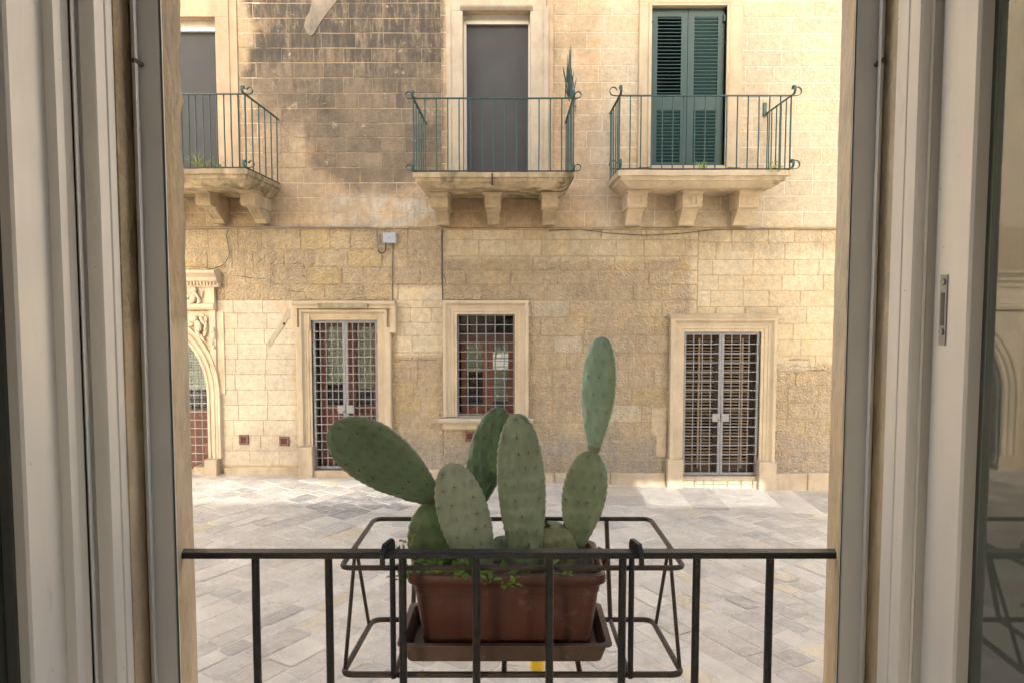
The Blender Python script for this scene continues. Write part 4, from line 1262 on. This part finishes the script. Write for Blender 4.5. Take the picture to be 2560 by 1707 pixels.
# wall above, out of view; two added openings shape the sun patches on the street
tan_e = math.tan(SUN_EL)
zlo = (8.86-YO)*tan_e; zhi = (9.98-1.0)*tan_e
w1 = (-5.4, -1.5, zlo, zhi); w2 = (1.02, 2.9, zlo, zhi)
ZTOP = 10.3
hm = MB()
hm.box(-.999, .999, 1.0, YO, ZH+.001, ZTOP)
hm.box(-.7, .7, 1.0, YO, gz(0)-.4, ZB-.3)
for lo, hi, w in ((-5.9, -1.0, w1), (1.0, 5.2, w2)):
    hm.box(lo, hi, 1.0, YO, -1, zlo)
    hm.box(lo, w[0], 1.0, YO, zlo+.001, zhi); hm.box(w[1], hi, 1.0, YO, zlo+.001, zhi)
    hm.box(lo, hi, 1.0, YO, zhi+.001, ZTOP)
hm.build('sun_slot_wall', M['stone'], home, attrs=((0.62, 0.54, 0.40), .03, .2))
for w in (w1, w2):                     # close-set upright laths, added in the openings to dim the sun patches
    x = w[0]+.02
    me = MB().box(-.008, .008, 1.10, 1.112, zlo, zhi).mesh('dimming_lath')
    while x < w[1]:
        o = link('dimming_lath', me, M['wood_pale'], home); o.location = (x, 0, 0); x += .055
# the room behind the camera
ZF, ZC = CZ-1.45, CZ+1.33
rm = MB()
rm.box(-1.0, 1.0, -3.4, .999, ZF-.1, ZF)
rm.box(-1.0, 1.0, -3.4, .999, ZC, ZC+.1)
rm.box(-1.0, 1.0, -3.5, -3.4, ZF, ZC)
for s in (-1, 1):
    a, b = sorted((s*.9, s*1.0))
    rm.box(a, b, -3.4, -2.2, ZF, ZC); rm.box(a, b, -.8, .999, ZF, ZC)
    rm.box(a, b, -2.2, -.8, ZF, ZF+.95); rm.box(a, b, -2.2, -.8, ZF+1.95, ZC)
rm.build('room_shell', M['room'], home)

# fly-screen guides, window frame, sashes
ZA, ZZ = ZB-.02, ZH-.01
def part_plan(name, poly, mat, smooth=None, parent=home, label=None):
    return MB().plan(poly, [ZA, CZ, ZZ]).build(name, mat, parent, smooth=smooth, label=label)
# left
s = -1
part_plan('screen_guide', [po(853, 1.090, s), po(857, 1.080, s), po(862, 1.0805, s), po(863, 1.074, s), po(914, 1.070, s), po(916, 1.056, s), po(922, 1.049, s), po(929, 1.052, s), po(931, 1.0605, s), po(900, 1.0915, s)], M['alu'])
MB().plan([po(855.5, 1.0797, s), po(860, 1.0795, s), po(860, 1.0815, s), po(855.5, 1.0815, s)], [ZA, CZ, ZZ]).build('brush_seal', M['gasket'], home)
xf_ = 971/F*1.024
part_plan('window_frame', [(-xf_, 1.026), (-xf_, 1.004), (-xf_-.005, 1.003), (-xf_-.005, 1.0), (-xf_, .999), (-xf_, xf_*F/1018), (-xf_-.003, xf_*F/1018-.003), po(1056, .970, s), po(1058, .976, s), po(1064, .977, s), po(1067, .964, s), po(1074, .957, s), (-.612, .957), (-.612, 1.026)], M['white'], 35)
xs_ = 1117/F*.930
sash = holder('window_sash', home, 'open white sash at the left edge')
part_plan('hinge_stile', [po(1077, .951, s), po(1082, .951, s), (-xs_, .944), (-xs_-.001, .935), (-xs_-.001, .930), po(1145, .930, s), (-1146/F*.930, .927), (-1146/F*.930, 1146*.930/1231), (-1146/F*.930-.003, 1146*.930/1233-.002), po(1266, .864, s), (-.645, .864), (-.645, .951)], M['white'], 25, sash)
part_plan('gasket', [po(1268, .863, s), po(1276, .858, s), (-.62, .858), (-.62, .863)], M['gasket'], None, sash)
MB().box(-.626, -.622, .45, .8635, ZA+.1, ZZ-.1).build('pane', M['near_glass'], sash)
MB().box(-.65, -.59, .38, .45, ZA, ZZ).build('meeting_stile', M['white'], sash)
# right
s = 1
part_plan('screen_guide', [po(836, 1.090, s), po(838, 1.080, s), po(842, 1.0805, s), po(843, 1.074, s), po(894, 1.070, s), po(896, 1.056, s), po(902, 1.049, s), po(909, 1.052, s), po(910, 1.0605, s), po(880, 1.0915, s)], M['alu'])
MB().plan([po(837.5, 1.0797, s), po(840.5, 1.0795, s), po(840.5, 1.0815, s), po(837.5, 1.0815, s)], [ZA, CZ, ZZ]).build('brush_seal', M['gasket'], home)
xf_ = 943/F*1.013
part_plan('window_frame', [(xf_, 1.015), (xf_, xf_*F/967), (xf_+.004, xf_*F/967-.001), (xf_+.004, xf_*F/970), (xf_, xf_*F/970-.001), (xf_, xf_*F/995), (xf_+.003, xf_*F/995-.003), po(1022, .956, s), po(1024, .951, s), po(1031, .950, s), po(1033, .957, s), po(1045, .957, s), (.60, .957), (.60, 1.015)], M['white'], 35)
sash = holder('window_sash', home, 'open white sash with lock plate at the right edge')
xw = 1054/F*.945
part_plan('hinge_stile', [(xw, .945), (xw+.0005, .92), (xw+.001, xw*F/1133), (xw+.004, xw*F/1135-.002), po(1174, .877, s), (.61, .877), (.61, .945)], M['white'], 25, sash)
part_plan('gasket', [po(1176, .876, s), po(1184, .8722, s), (.60, .8722), (.60, .876)], M['gasket'], None, sash)
MB().box(.5725, .5742, .45, .8715, ZA+.1, ZZ-.1).build('pane', M['near_glass'], sash)
MB().box(.5746, .5885, .832, .8690, ZA+.1, ZZ-.1).build('glazing_spacer', M['spacer'], sash)
MB().box(.5890, .5907, .45, .8715, ZA+.1, ZZ-.1).build('pane', M['near_glass'], sash)
MB().box(.555, .615, .38, .45, ZA, ZZ).build('meeting_stile', M['white'], sash)
# lock plate on the right sash
zl = at(2156, 712, .93).z
MB().box(xw-.0012, xw+.003, .917, .931, zl-.045, zl+.045).build('lock_plate', M['lock'], sash)
MB().box(xw-.0018, xw+.003, .9205, .9275, zl-.02, zl+.022).build('lock_slot', M['gasket'], sash)
for dz in (-.028, .036): MB().tube([(xw-.003, .924, zl+dz), (xw+.002, .924, zl+dz)], .0045, 10).build('screw', M['post'], sash)
for s, off in ((-1, 895), (1, 880)):          # guide screws near the top
    q = po(off+15, 1.066, s)
    MB().tube([(q[0], 1.0495, CZ+.335), (q[0], 1.07, CZ+.335)], .004, 8).build('screw', M['gasket'], home)

# ------------------------------------------------------------------ window railing
YR_ = 1.13
zrail = at(1176, 1270, YR_).z
rl = thing('window_railing', 'black iron railing with square handrail across the open window', 'railing', (0, YR_, zrail))
MB().cbox(-.532, .527, YR_-.010, YR_+.010, zrail-.0055, zrail+.0045, .001).build('handrail', M['black_iron'], rl)
for xd in (588, 755, 925, 1093, 1262, 1430, 1600, 1768):
    x = at(xd, 1330, YR_).x
    MB().tube([(x, YR_, .9), (x+R.uniform(-.0008, .0008), YR_, CZ-.5), (x, YR_, zrail-.004)], .0064, 12).build('bar', M['black_iron'], rl, smooth=60)

# ------------------------------------------------------------------ planter holder
YN, YFu, YFl = 1.165, 1.44, 1.37
zu, zl_ = at(1176, 1303, YN).z, at(1176, 1548, YN).z
xa, xb = at(782, 1303, YN).x, at(1572, 1303, YN).x
hd = thing('planter_holder', 'rusty brown wire planter rack hooked over the black railing', 'planter holder', (0, 1.25, zl_))
def rod(name, pts, r, mat=M['brown_iron'], closed=False, rad=.02):
    return MB().tube(rpath(pts, rad, 5, closed), r, 8, closed).build(name, mat, hd, smooth=60)
rod('upper_ring', [(xa, YN, zu), (xb, YN, zu), (xb-.004, YFu, zu-.004), (xa+.004, YFu, zu-.004)], .0046, closed=True)
rod('lower_ring', [(xa, YN, zl_), (xb, YN, zl_), (xb-.012, YFl, zl_), (xa+.012, YFl, zl_)], .0052, closed=True)
for s, x in ((1, xa), (-1, xb)):
    ym = lerp(YN, YFu, .42)
    rod('side_strut', [(x, ym, zu), (x+s*.002, YN+.012, zl_)], .0034)
    rod('side_strut', [(x, ym, zu), (x+s*.008, YFl-.02, zl_)], .0034)
for xd, xdf in ((905, 958), (1447, 1392)):
    x = at(xd, 1400, YN).x
    rod('front_upright', [(x, YN-.012, zrail+.010), (x, YN-.010, zl_)], .0048, M['black_iron'])
    xf = at(xdf, 1300, YFu).x
    rod('back_upright', [(xf, YFu, zu-.004), (xf, YFl+.002, zl_)], .0046)
    rod('base_bar', [(xf, YFl, zl_-.001), (x, YN, zl_-.001)], .0046)
    # hook over the handrail
    h = MB()
    sx = -1 if x > 0 else 1
    h.tube([(x-sx*.008, YR_-.022, zrail-.016), (x-sx*.008, YR_-.020, zrail+.004), (x-sx*.007, YR_-.010, zrail+.0125), (x, YR_+.014, zrail+.0125), (x, YN-.012, zrail+.004)], 0, flat=(.014, .006))
    h.build('hook', M['black_iron'], hd)
x = at(1220, 1530, YN).x
for xd in (1037*.425+717, 1300*.425+780):
    x = at(xd, 1540, YN).x
    rod('base_bar', [(x, YN, zl_-.001), (x, YFl, zl_-.001)], .0046)

# ------------------------------------------------------------------ tray and planter
def rrect(x0, x1, y0, y1, r, n=5):
    out = []
    for cx, cy, a0 in ((x1-r, y0+r, -90), (x1-r, y1-r, 0), (x0+r, y1-r, 90), (x0+r, y0+r, 180)):
        for k in range(n+1):
            a = math.radians(a0+90*k/n); out.append((cx+r*math.cos(a), cy+r*math.sin(a)))
    return out
def shell(levels, r, n=5):
    """levels: (x0,x1,y0,y1,z), outside from the base up and down the inside"""
    mb = MB(); vs = []; fs = []
    for (x0, x1, y0, y1, z) in levels: vs += [(x, y, z) for x, y in rrect(x0, x1, y0, y1, r, n)]
    m = 4*(n+1)
    for j in range(len(levels)-1):
        for i in range(m): fs.append((j*m+i, j*m+(i+1) % m, (j+1)*m+(i+1) % m, (j+1)*m+i))
    fs.append(tuple(range(m-1, -1, -1))); fs.append(tuple(range((len(levels)-1)*m, len(levels)*m)))
    return mb.add(vs, fs)
ty0, ty1 = 1.185, 1.35
tz0 = zl_+.006; tz1 = at(1176, 1481, ty0-.002).z
tx0, tx1 = at(916, 1481, ty0).x, at(1402, 1481, ty0).x
i = .012
t = shell([(tx0+i, tx1-i, ty0+i, ty1-i, tz0), (tx0+.003, tx1-.003, ty0+.003, ty1-.003, tz1-.004), (tx0-.004, tx1+.004, ty0-.004, ty1+.004, tz1-.003), (tx0-.004, tx1+.004, ty0-.004, ty1+.004, tz1), (tx0+.006, tx1-.006, ty0+.006, ty1-.006, tz1), (tx0+i+.003, tx1-i-.003, ty0+i+.003, ty1-i-.003, tz0+.004)], .012)
tag(t.build('plant_tray', M['tray'], smooth=30), 'dusty brown plastic drip tray under the planter', 'tray')
py0, py1 = 1.195, 1.375
pz1 = at(1176, 1318, py0).z; pz0 = tz0+.006
px0, px1 = at(936, 1330, py0).x, at(1392, 1330, py0).x
pot = thing('planter', 'long terracotta coloured planter standing in the drip tray', 'planter', ((px0+px1)/2, (py0+py1)/2, pz0))
i = .024
h = pz1-pz0
body = [(px0+i, px1-i, py0+i, py1-i, pz0), (px0+.012, px1-.012, py0+.012, py1-.012, lerp(pz0, pz1, .62)), (px0+.007, px1-.007, py0+.007, py1-.007, lerp(pz0, pz1, .86)), (px0+.005, px1-.005, py0+.005, py1-.005, lerp(pz0, pz1, .88)),
        (px0+.006, px1-.006, py0+.006, py1-.006, pz1-.018), (px0+.006, px1-.006, py0+.006, py1-.006, pz1-.012), (px0+.012, px1-.012, py0+.012, py1-.012, pz1-.016), (px0+.02, px1-.02, py0+.02, py1-.02, pz0+.02)]
body.insert(2, (px0+.0100, px1-.0100, py0+.0100, py1-.0100, lerp(pz0, pz1, .74))); body.insert(3, (px0+.0082, px1-.0082, py0+.0082, py1-.0082, lerp(pz0, pz1, .75)))
shell(body, .018).build('pot_body', M['pot'], pot, smooth=30)
rim = [(px0+.004, px1-.004, py0+.004, py1-.004, pz1-.022), (px0-.001, px1+.001, py0-.001, py1+.001, pz1-.018), (px0-.003, px1+.003, py0-.003, py1+.003, pz1-.010), (px0-.001, px1+.001, py0-.001, py1+.001, pz1-.003), (px0+.004, px1-.004, py0+.004, py1-.004, pz1), (px0+.009, px1-.009, py0+.009, py1-.009, pz1-.003), (px0+.010, px1-.010, py0+.010, py1-.010, pz1-.018)]
mb = MB(); vs = []; fs = []
for (a, b, c, d, z) in rim: vs += [(x, y, z) for x, y in rrect(a, b, c, d, .018)]
m = 24
for j in range(len(rim)-1):
    for q in range(m): fs.append((j*m+q, j*m+(q+1) % m, (j+1)*m+(q+1) % m, (j+1)*m+q))
mb.add(vs, fs).build('rim', M['pot'], pot, smooth=40)
sm = MB(); nx_, ny_ = 26, 12; vs = []
for j in range(ny_+1):
    for q in range(nx_+1):
        vs.append((lerp(px0+.012, px1-.012, q/nx_), lerp(py0+.012, py1-.012, j/ny_), pz1-.024+R.uniform(-.003, .004)))
sm.add(vs, [(j*(nx_+1)+q, j*(nx_+1)+q+1, (j+1)*(nx_+1)+q+1, (j+1)*(nx_+1)+q) for j in range(ny_) for q in range(nx_)]).build('soil', M['soil'], pot, smooth=50)
# terracotta shards at the right end
for (xd, yd, a) in ((1372, 1290, .3), (1378, 1302, -.4)):
    c = at(xd, yd, 1.31)
    MB().tube([c+Vector((-.012, 0, -.012)), c+Vector((.002, .004, .004)), c+Vector((.012, .01, .022))], 0, flat=(.03, .006)).build('shard', M['pot'], pot)
c = at(1333, 1322, 1.225)
tag(MB().ball(c, .009, 10, 7, (1.2, 1, .9)).build('pine_cone_scrap', M['scar'], smooth=30), 'dried dark seed head lying in the right end of the planter', 'seed head')

# ------------------------------------------------------------------ prickly pear
cactus = thing('prickly_pear', 'prickly pear cactus with flat green pads growing in the planter', 'cactus', (0, 1.28, pz1-.03))
def pad(base, tip, width, T=.019, yaw=0.0, col=(.085, .14, .075), col2=None, seed=0, fat=.58, base_w=.30, curve=0.0, na=7, label=None):
    base, tip = Vector(base), Vector(tip)
    rng = random.Random(seed)
    ax = (tip-base); L = ax.length; ax.normalize()
    vd = Vector((0, 1, 0)); vd = (vd-ax*vd.dot(ax)).normalized()      # away from the viewer
    vd = Matrix.Rotation(yaw, 3, ax) @ vd
    sd = ax.cross(vd).normalized()
    NS, NT_ = 60, 76
    def half(s):
        if s >= fat: return math.sqrt(max(0.0, 1-((s-fat)/(1-fat))**2.15))
        return base_w + (1-base_w)*math.sin(math.pi/2*(s/fat))**1.15
    # areole lattice on both faces
    ar = []
    rowsN = max(5, int(L/.0265))
    for i in range(rowsN):
        s = (i+.6)/rowsN
        if s > .965: continue
        w = half(s)*width/2
        n = max(1, int(2*w/.0165))
        for k in range(n):
            u = ((k+.5+(.25 if i % 2 else -.25))/n)*2-1
            u += rng.uniform(-.06, .06)
            if abs(u) > .97: continue
            for f in (-1, 1): ar.append((s+rng.uniform(-.008, .008), u, f))
    edge = [(i+.5)/rowsN for i in range(rowsN)]
    def pt(s, th, lift=0.0):
        w = half(s)*width/2
        t = T/2*(.55+.45*half(s))*min(1.0, math.sqrt(max(0, 1-s)*7+.0))*min(1, .75+s)
        cx, sx_ = math.cos(th), math.sin(th)
        x = w*math.copysign(abs(cx)**.92, cx); y = t*math.copysign(abs(sx_)**.62, sx_)
        d = lift
        u = x/max(w, 1e-4); f = 1 if sx_ > 0 else -1
        wl = 0
        # wavy rim between areoles
        if abs(u) > .8: x += math.copysign(.0024*math.sin(s*rowsN*math.pi*2), x)*(abs(u)-.8)*5
        y += f*d
        y += curve*L*(math.sin(math.pi*s)*.5)
        return base + ax*(s*L) + sd*x + vd*y
    vs = []; fs = []; cols = []
    for j in range(NS+1):
        s = 1-(1-j/NS)**1.35 if j > 0 else 0
        s = min(s, .9995)
        for k in range(NT_):
            th = 2*math.pi*k/NT_
            cx = math.cos(th); w = half(s)*width/2; u = math.copysign(abs(cx)**.92, cx)
            f = 1 if math.sin(th) > 0 else -1
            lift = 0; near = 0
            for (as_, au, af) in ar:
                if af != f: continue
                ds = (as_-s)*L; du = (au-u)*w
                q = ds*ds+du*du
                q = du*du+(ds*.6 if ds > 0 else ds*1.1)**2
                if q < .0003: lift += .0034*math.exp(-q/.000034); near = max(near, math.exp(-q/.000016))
            lift += .0012*mn.noise(Vector((u*w*60, s*L*22, seed*3.3)))
            vs.append(pt(s, th, lift*min(1, abs(math.sin(th))*2)))
            m_ = .5+.5*mn.noise(Vector((u*w*16, s*L*16, seed*1.7)))
            e = abs(u)**6
            c = mix3(col, col2 or tuple(x*.8 for x in col), m_)
            lm = sum(c)/3; c = mix3(tuple(v*1.38 for v in c), (lm*1.34, lm*1.40, lm*1.34), .25); c = mix3(c, (.20, .22, .12), e*.35)
            c = tuple(v*(1-.20*near) for v in c)  # shading round each areole painted into the pad colour
            if s < .06: c = mix3(c, (.12, .10, .05), .6)
            cols.append(c)
    for j in range(NS):
        for k in range(NT_):
            fs.append((j*NT_+k, j*NT_+(k+1) % NT_, (j+1)*NT_+(k+1) % NT_, (j+1)*NT_+k))
    fs.append(tuple(range(NT_-1, -1, -1))); fs.append(tuple(range(NS*NT_, (NS+1)*NT_)))
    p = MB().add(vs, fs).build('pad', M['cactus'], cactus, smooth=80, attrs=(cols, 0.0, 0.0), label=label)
    # areoles
    a = MB()
    for (s, u, f) in ar:
        th = math.acos(max(-1, min(1, math.copysign(abs(u)**(1/.92), u))))*f
        q = pt(s, th, .0022)
        a.ball(q, (.0016*rng.uniform(.7, 1.2)), 5, 3)
    for s in edge:
        if .05 < s < .97:
            for th in (0, math.pi): a.ball(pt(s, th), .0016, 5, 3)
    a.build('areoles', M['areole'], p, kind='stuff')
    return p
G2 = (.060, .112, .050)
G3, G4 = (.225, .295, .235), (.165, .23, .17)
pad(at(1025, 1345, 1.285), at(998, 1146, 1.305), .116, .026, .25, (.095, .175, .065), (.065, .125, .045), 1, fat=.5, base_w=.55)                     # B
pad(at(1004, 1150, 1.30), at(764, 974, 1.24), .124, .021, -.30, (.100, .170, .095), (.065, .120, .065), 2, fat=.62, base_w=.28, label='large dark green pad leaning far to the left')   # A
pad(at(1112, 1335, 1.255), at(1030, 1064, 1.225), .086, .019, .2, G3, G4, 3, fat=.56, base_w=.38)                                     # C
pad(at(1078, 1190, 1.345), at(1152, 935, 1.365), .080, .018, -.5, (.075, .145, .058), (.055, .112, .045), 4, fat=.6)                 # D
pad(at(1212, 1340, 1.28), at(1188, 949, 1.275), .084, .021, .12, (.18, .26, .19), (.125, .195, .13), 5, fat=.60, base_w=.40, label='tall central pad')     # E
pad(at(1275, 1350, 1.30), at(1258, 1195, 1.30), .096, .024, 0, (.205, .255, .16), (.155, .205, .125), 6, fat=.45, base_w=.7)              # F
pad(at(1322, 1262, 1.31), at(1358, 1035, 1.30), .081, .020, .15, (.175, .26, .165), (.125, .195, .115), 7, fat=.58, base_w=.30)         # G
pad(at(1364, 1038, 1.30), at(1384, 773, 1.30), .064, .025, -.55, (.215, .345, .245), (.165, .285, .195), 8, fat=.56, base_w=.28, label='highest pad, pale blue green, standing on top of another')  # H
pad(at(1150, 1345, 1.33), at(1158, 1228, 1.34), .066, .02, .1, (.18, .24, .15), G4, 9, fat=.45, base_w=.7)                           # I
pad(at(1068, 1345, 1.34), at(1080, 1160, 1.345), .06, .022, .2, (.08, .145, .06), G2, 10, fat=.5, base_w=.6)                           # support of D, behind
sc_ = holder('dry_scar', cactus)
for (xd, yd, Y, r) in ((1250, 1200, 1.288, .006), (1256, 1206, 1.287, .005), (1298, 1208, 1.30, .007), (1305, 1212, 1.30, .005), (966, 1070, 1.285, .0042), (972, 1080, 1.285, .0035), (981, 1090, 1.288, .003)):
    m_ = MB()
    for k in range(5):
        m_.ball(at(xd, yd, Y)+Vector((R.uniform(-1, 1), R.uniform(-.6, .6), R.uniform(-1, 1)))*r*.7, r*R.uniform(.4, .75), 6, 4)
    m_.build('scar', M['scar'], sc_)

# ------------------------------------------------------------------ small weeds
def leaf_shape(mb, c, d, up, L, W):
    d = d.normalized(); sd = d.cross(up).normalized(); n = sd.cross(d)
    mb.add([c, c+d*L*.35+sd*W*.5-n*W*.1, c+d*L*.4+n*W*.06, c+d*L*.35-sd*W*.5-n*W*.1, c+d*L*.75+sd*W*.33-n*W*.25, c+d*L*.78-n*W*.12, c+d*L*.75-sd*W*.33-n*W*.25, c+d*L-n*W*.45],
           [(0,1,2), (0,2,3), (1,4,5,2), (2,5,6,3), (4,7,5), (5,7,6)])
def weed(label, base, stems, spread, h, leafL, rng, droop=0.0, mat=None):
    w = thing('weed', label, 'weed', tuple(base), 'weeds in the planter')
    st = MB(); lf = MB()
    for k in range(stems):
        d = Vector((rng.uniform(-1, 1)*spread, rng.uniform(-1, .3)*spread, 1)).normalized()
        p = Vector(base)+Vector((rng.uniform(-1, 1)*spread*.02, rng.uniform(-.004, .004), 0))
        pts = [p.copy()]; hh = h*rng.uniform(.6, 1.2)
        for i in range(5):
            d = (d+Vector((rng.uniform(-.25, .25), rng.uniform(-.25, .15), -droop*i*.25))).normalized()
            p = p+d*hh/5; pts.append(p.copy())
            if i > 0:
                for s_ in (-1, 1):
                    dd = (Vector((s_*rng.uniform(.5, 1), rng.uniform(-.9, .4), rng.uniform(-.3, .5)))).normalized()
                    l = leafL*rng.uniform(.6, 1.15)
                    leaf_shape(lf, p, dd, Vector((0, 0, 1)), l, l*.62)
        dd = Vector((rng.uniform(-.5, .5), rng.uniform(-.5, .2), .8)); leaf_shape(lf, p, dd, Vector((0, -.6, .5)), leafL, leafL*.6)
        st.tube(pts, .0007, 5)
    st.build('stem', M['stem'], w); lf.build('leaves', mat or M['leaf'], w, kind='stuff')
    return w
rw = random.Random(11)
zs_ = pz1-.02
for (xd, Yw, n, h, lab, dr) in (
    (952, 1.222, 4, .030, 'leafy green weed at the far left corner of the planter', .9),
    (985, 1.225, 3, .026, 'small green weed beside the left corner weed in the planter', .5),
    (1030, 1.222, 5, .028, 'low green weed between the left corner and the middle of the planter', .6),
    (1066, 1.220, 4, .034, 'green weed just left of the middle railing bar in the planter', .5),
    (1128, 1.218, 5, .030, 'green weed spilling over the planter rim right of the middle railing bar', 1.0),
    (1160, 1.215, 2, .030, 'single drooping leaf sprig over the planter rim', 1.4),
    (1285, 1.222, 4, .028, 'green weed at the right side of the planter', .5)):
    b = Vector((at(xd, 1320, Yw).x, Yw, zs_+.004))
    weed(lab, b, n+2, .9, h*1.1, .015, rw, dr*.7)
# tall thin sprig at the left corner
w = thing('sprig', 'thin flowering sprig rising above the railing at the left of the planter', 'weed', tuple(at(938, 1318, 1.215)), 'weeds in the planter')
st = MB(); lf = MB()
for pts in ([(940, 1318), (930, 1285), (938, 1262), (945, 1245), (950, 1228)], [(938, 1300), (915, 1262), (900, 1240)], [(940, 1300), (918, 1300), (902, 1310), (895, 1322)], [(935, 1290), (925, 1262), (926, 1240)], [(940, 1312), (948, 1330), (952, 1345)]):
    P = [at(a, b, 1.205) for a, b in pts]
    st.tube(P, .0006, 5)
    for p in P[1:]:
        for k in range(3):
            d = Vector((rw.uniform(-1, 1), rw.uniform(-.8, .2), rw.uniform(-.3, .8)))
            leaf_shape(lf, p, d, Vector((0, -.5, .8)), rw.uniform(.005, .010), .0045)
st.build('stem', M['stem'], w); lf.build('leaves', M['leaf_y'], w, kind='stuff')

# weeds on the balconies
def tuft(label, base, n, h, spread, rng, broad=0, mat=None):
    g = thing('balcony_weed', label, 'weed', tuple(base), 'weeds on the balconies')
    b = MB(); mat = mat or M['leaf']
    for k in range(n):
        d = Vector((rng.uniform(-1, 1)*spread, rng.uniform(-1, .4)*spread*.7, 1)).normalized()
        L = h*rng.uniform(.5, 1.1); p = Vector(base)+Vector((rng.uniform(-.06, .06), rng.uniform(-.02, .02), 0)); w = .006
        pts = []
        for i in range(5):
            pts.append((p.copy(), w*(1-i/4.6))); d = (d+Vector((0, 0, -.22))).normalized(); p = p+d*L/4
        vs = []; sd = d.cross(Vector((0, 1, 0))).normalized()
        for q, ww in pts: vs += [q+sd*ww, q-sd*ww]
        b.add(vs, [(2*i, 2*i+1, 2*i+3, 2*i+2) for i in range(4)])
    for k in range(broad):
        d = Vector((rng.uniform(-1, 1), rng.uniform(-1, .2), rng.uniform(-.2, .9)))
        p = Vector(base)+Vector((rng.uniform(-.09, .09), rng.uniform(-.05, .02), rng.uniform(-.05, .07)))
        leaf_shape(b, p, d, Vector((0, -.4, 1)), .045, .03)
    b.build('leaves', mat, g, kind='stuff')
tuft('bright grass tuft on the edge of the left balcony', at(462, 386, 8.80), 26, .20, .9, rw, mat=M['leaf_y'])
tuft('small broad leaved weed right of the grass tuft on the left balcony', at(505, 386, 8.80), 4, .06, .8, rw, 14)
tuft('thin grass tuft on the middle of the right balcony edge', at(1614, 388, 9.13), 14, .14, .8, rw)
tuft('bushy yellow green weed on the right corner of the right balcony', at(1779, 388, 9.12), 8, .12, .9, rw, 34, mat=M['leaf_y'])

# ------------------------------------------------------------------ street post under the planter
b = at(1234, 1535, 4.9)
pst = thing('street_post', 'grey street post with a yellow cap half hidden below the planter', 'post', (b.x, 4.9, gz(b.x)))
MB().tube([(b.x, 4.9, gz(b.x)-.02), (b.x, 4.9, b.z-.03)], .045, 14).build('pole', M['post'], pst, smooth=60)
MB().tube([(b.x, 4.9, b.z-.03), (b.x, 4.9, b.z+.20), (b.x, 4.9, b.z+.235)], [.05, .05, .03], 16).build('yellow_cap', M['yellow'], pst, smooth=40)
